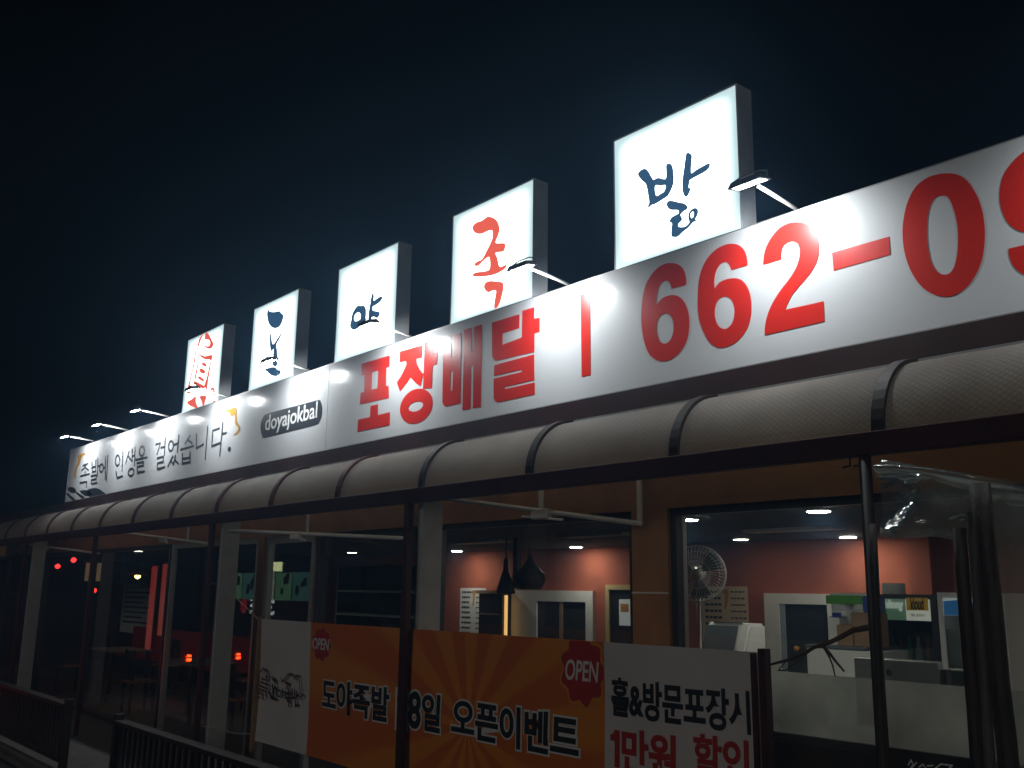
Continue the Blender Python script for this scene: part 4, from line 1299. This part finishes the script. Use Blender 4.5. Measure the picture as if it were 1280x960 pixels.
for px_, lab, lm in (((440, 690), 'dim round downlight above the dark shelf unit', dim), ((172, 688), 'dim round downlight above the yellow bulb lamp', dim), ((926, 673), 'faint round downlight before the cream menu', emitter('menu_downlight_lens', (1, .88, .7), 30))):
    c = at(*px_, Z=CEIL)
    t = thing('downlight', lab, 'downlight', c, 'round ceiling downlights in the dining room')
    lathe('trim_ring', whitepaint, [(.1, 0), (.1, -.012), (.085, -.014)], c, parent=t)
    lathe('lens', lm, [(.08, -.013), (.08, -.018)], c, parent=t)

def chair(label, x, y, rz, group):
    t = thing('dining_chair', label, 'chair', (0, 0, 0), group)
    parts = [box('seat', seatm, -.2, .2, -.2, .2, .43, .47, t, .012)]
    for sx in (-1, 1):
        parts.append(box('leg', woodm, sx * .17 - .018, sx * .17 + .018, -.188, -.152, 0, .43, t))
        parts.append(box('leg', woodm, sx * .17 - .018, sx * .17 + .018, .16, .196, 0, .92, t))
    parts.append(box('backrest', woodm, -.15, .15, .165, .19, .74, .9, t, .006))
    for k in range(3):
        parts.append(box('back_slat', woodm, -.1 + .085 * k, -.07 + .085 * k, .17, .186, .475, .739, t))
    parts.append(box('stretcher', woodm, -.15, .15, -.18, -.16, .2, .23, t))
    t.location = (x, y, .1)
    t.rotation_euler = (0, 0, rz)
    return t
def table(label, x, y):
    t = thing('dining_table', label, 'table', (0, 0, 0), 'tables in the left room')
    box('top', mat('grey_tabletop', (.3, .29, .27), .4), -.6, .6, -.38, .38, .72, .75, t, .008)
    for sx in (-1, 1):
        for sy in (-1, 1):
            box('leg', woodm, sx * .52 - .025, sx * .52 + .025, sy * .32 - .025, sy * .32 + .025, 0, .719, t)
    t.location = (x, y, .1)
GC = 'chairs in the left room'
tx = [(-12.2, 6.7), (-15.25, 6.45), (-18.75, 6.45)]
TL = ['beside the red light strips', 'under the yellow bulb lamp', 'under the red string lamps']
for (x, y), s_ in zip(tx, TL):
    table('grey topped dining table ' + s_, x, y)
    chair('dark wood chair with tan seat, window side of the table ' + s_, x - .35, y - .75, PI, GC)
    chair('dark wood chair with tan seat, inner side of the table ' + s_, x + .3, y + .75, 0, GC)
# red bench
t = thing('red_bench', 'low red padded bench along the left room wall', 'bench', (-21, 8.3, .1))
redpad = mat('red_pad', (.45, .02, .02), .5)
box('seat', redpad, -24, -17.5, 8.0, 8.5, .42, .52, t, .02)
box('backrest', redpad, -24, -17.5, 8.5, 8.62, .52, 1.05, t, .02)
box('base', woodm, -23.95, -17.55, 8.05, 8.6, .1, .42, t)

# ================================================================ TERRACE FENCES
def fence(x0, x1, label):
    t = thing('picket_fence', label, 'fence', ((x0 + x1) / 2, 3.4, .06), 'low dark fences at the terrace edge')
    box('top_rail', woodm, x0, x1, 3.34, 3.46, .71, .75, t, .004)
    box('bottom_rail', woodm, x0, x1, 3.38, 3.42, .14, .19, t)
    n = int((x1 - x0) / .13)
    me0 = None
    for k in range(n + 1):
        x = x0 + .04 + k * (x1 - x0 - .08) / n
        if me0 is None:
            o = box('picket', woodm, -.02, .02, -.0125, .0125, 0, .52)
            me0 = o.data
        else:
            o = bpy.data.objects.new('picket', me0)
            COL.objects.link(o)
        o.location = (x, 3.4, .19)
        o.parent = t
        o.matrix_parent_inverse = Matrix.Translation(-t.location)
    for x in (x0 - .035, x1 + .035):
        box('end_post', woodm, x - .034, x + .034, 3.36, 3.44, .06, .8, t, .004)
fence(-15.6, -11.35, 'low dark wood picket fence left of the terrace gap')
fence(-9.72, -5.2, 'low dark wood picket fence running under the banner')

# ================================================================ STREET BEHIND THE CAMERA (seen as reflections in the glass)
GLY = YF + .06
def mirror(v):
    return Vector((v.x, 2 * GLY - v.y, v.z))
la, lb = mirror(at(235, 822, Z=.75)), mirror(at(298, 820, Z=.75))
cy0 = (la.y + lb.y) / 2
cx0 = (la.x + lb.x) / 2
car = thing('parked_car', 'dark parked car with glowing tail lights on the street', 'car', (cx0 - 2.2, cy0, 0))
paint = mat('dark_car_paint', (.02, .02, .025), .25, var=.05, coat=1)
bm = bmesh.new()
hw = .82
prof = [(0, .35), (.02, .6), (-.05, .95), (-.5, 1.0), (-1.0, 1.42), (-2.5, 1.45), (-3.2, 1.02), (-4.2, .85), (-4.35, .55), (-4.3, .3)]
l_ = [bm.verts.new((cx0 + x, cy0 - hw, z)) for x, z in prof]
r_ = [bm.verts.new((cx0 + x, cy0 + hw, z)) for x, z in prof]
for i in range(len(prof)):
    j = (i + 1) % len(prof)
    bm.faces.new((l_[i], l_[j], r_[j], r_[i]))
bm.faces.new(l_)
bm.faces.new(r_[::-1])
bmesh.ops.recalc_face_normals(bm, faces=bm.faces)
bmesh.ops.bevel(bm, geom=list(bm.edges), offset=.05, segments=2, affect='EDGES')
fin(bm, 'body', paint, car)
taill = emitter('tail_light', (1, .035, .004), 34)
for p in (la, lb):
    tl_ = box('tail_light', taill, cx0 + .0, cx0 + .05, p.y - .035, p.y + .035, .695, .735, car)
    box('tail_light_lower', taill, cx0 + .0, cx0 + .05, p.y - .03, p.y + .03, .765, .80, tl_)
for wx in (-.8, -3.4):
    for s_ in (-1, 1):
        lathe('wheel', blackm, [(.2, -.1), (.31, -.1), (.32, 0), (.31, .1), (.2, .1)], (cx0 + wx, cy0 + s_ * (hw - .06), .32), axis='Y', parent=car, seg=18)
# bus across the street with lit windows
YV = 15.9
q = [mirror(at(x, y, Y=YV)) for x, y in ((286, 716), (388, 716), (388, 750), (286, 750))]
bx0, bx1 = min(v.x for v in q), max(v.x for v in q)
by = q[0].y
bz0, bz1 = (q[2].z + q[3].z) / 2, (q[0].z + q[1].z) / 2
bus = thing('city_bus', 'long dark green city bus with lit windows across the street', 'bus', ((bx0 + bx1) / 2, by, 0))
busp = mat('green_bus_paint', (.02, .09, .06), .35, var=.1)
box('body', busp, bx0 - 2, bx1 + .6, by - 2.4, by, .35, 3.1, bus, .12)
nW = 5
wl = [emitter('bus_window_%s' % s_, c_, e_) for s_, c_, e_ in (('green', (.3, .7, .35), .4), ('teal', (.2, .6, .5), .3), ('pale', (.65, .8, .5), .55))]
for k in range(nW):
    x0_, x1_ = bx0 + (bx1 - bx0) * k / nW + .06, bx0 + (bx1 - bx0) * (k + 1) / nW - .06
    w_ = box('window', wl[k % 3], x0_, x1_, by + .001, by + .02, bz0, bz1, bus)
    for j in range(3):
        xx = x0_ + (x1_ - x0_) * random.uniform(.1, .7)
        zz = bz0 + (bz1 - bz0) * random.uniform(.1, .6)
        box('passenger_shape', blackm, xx, xx + .22, by + .021, by + .03, zz, min(bz1 - .02, zz + random.uniform(.15, .4)), w_)
q2 = [mirror(at(x, y, Y=YV)) for x, y in ((333, 703), (352, 714))]
box('route_display', emitter('route_display', (.85, .95, .45), 3.0), q2[0].x, q2[1].x, by + .001, by + .03, q2[1].z, q2[0].z, bus)
q3 = mirror(at(305, 757, Y=YV))
lathe('red_disc', emitter('bus_red', (.8, .02, .02), .5), [(.28, 0), (.28, .02)], (q3.x, by + .001, q3.z), axis='Y', parent=bus, seg=18)
for px_, ch in (((318, 757), 'E'), ((337, 759), '3')):
    q4 = mirror(at(*px_, Y=YV))
    cu = text_fit('letter', ch, emitter('bus_letter', (.8, .85, .8), .7), q4.x - .3, q4.x + .3, q4.z - .25, q4.z + .25, 0, bus, .03)
    for v in cu.data.vertices:
        v.co.y = by + .01
        v.co.x = 2 * q4.x - v.co.x
for wx in (bx0 - .8, bx1 - 1):
    lathe('wheel', blackm, [(.3, -.12), (.46, -.12), (.47, 0), (.46, .12), (.3, .12)], (wx, by - .12, .47), axis='Y', parent=bus, seg=20)

# ================================================================ HAZE ADDED FOR THE GLOW AROUND THE SIGNS
hz = box('haze', None, -70, 25, -30, 30, -1.4, 9)  # added air volume, stands in for lens bloom around the lit boxes
hz['kind'] = 'stuff'
hm = bpy.data.materials.new('glow_haze')
hm.use_nodes = True
hn, hl = hm.node_tree.nodes, hm.node_tree.links
hn.remove(hn['Principled BSDF'])
pv = hn.new('ShaderNodeVolumePrincipled')
pv.inputs['Color'].default_value = (.3, .58, 1, 1)
pv.inputs['Density'].default_value = .0115
pv.inputs['Anisotropy'].default_value = .72
hl.new(pv.outputs[0], hn['Material Output'].inputs['Volume'])
hz.data.materials.append(hm)
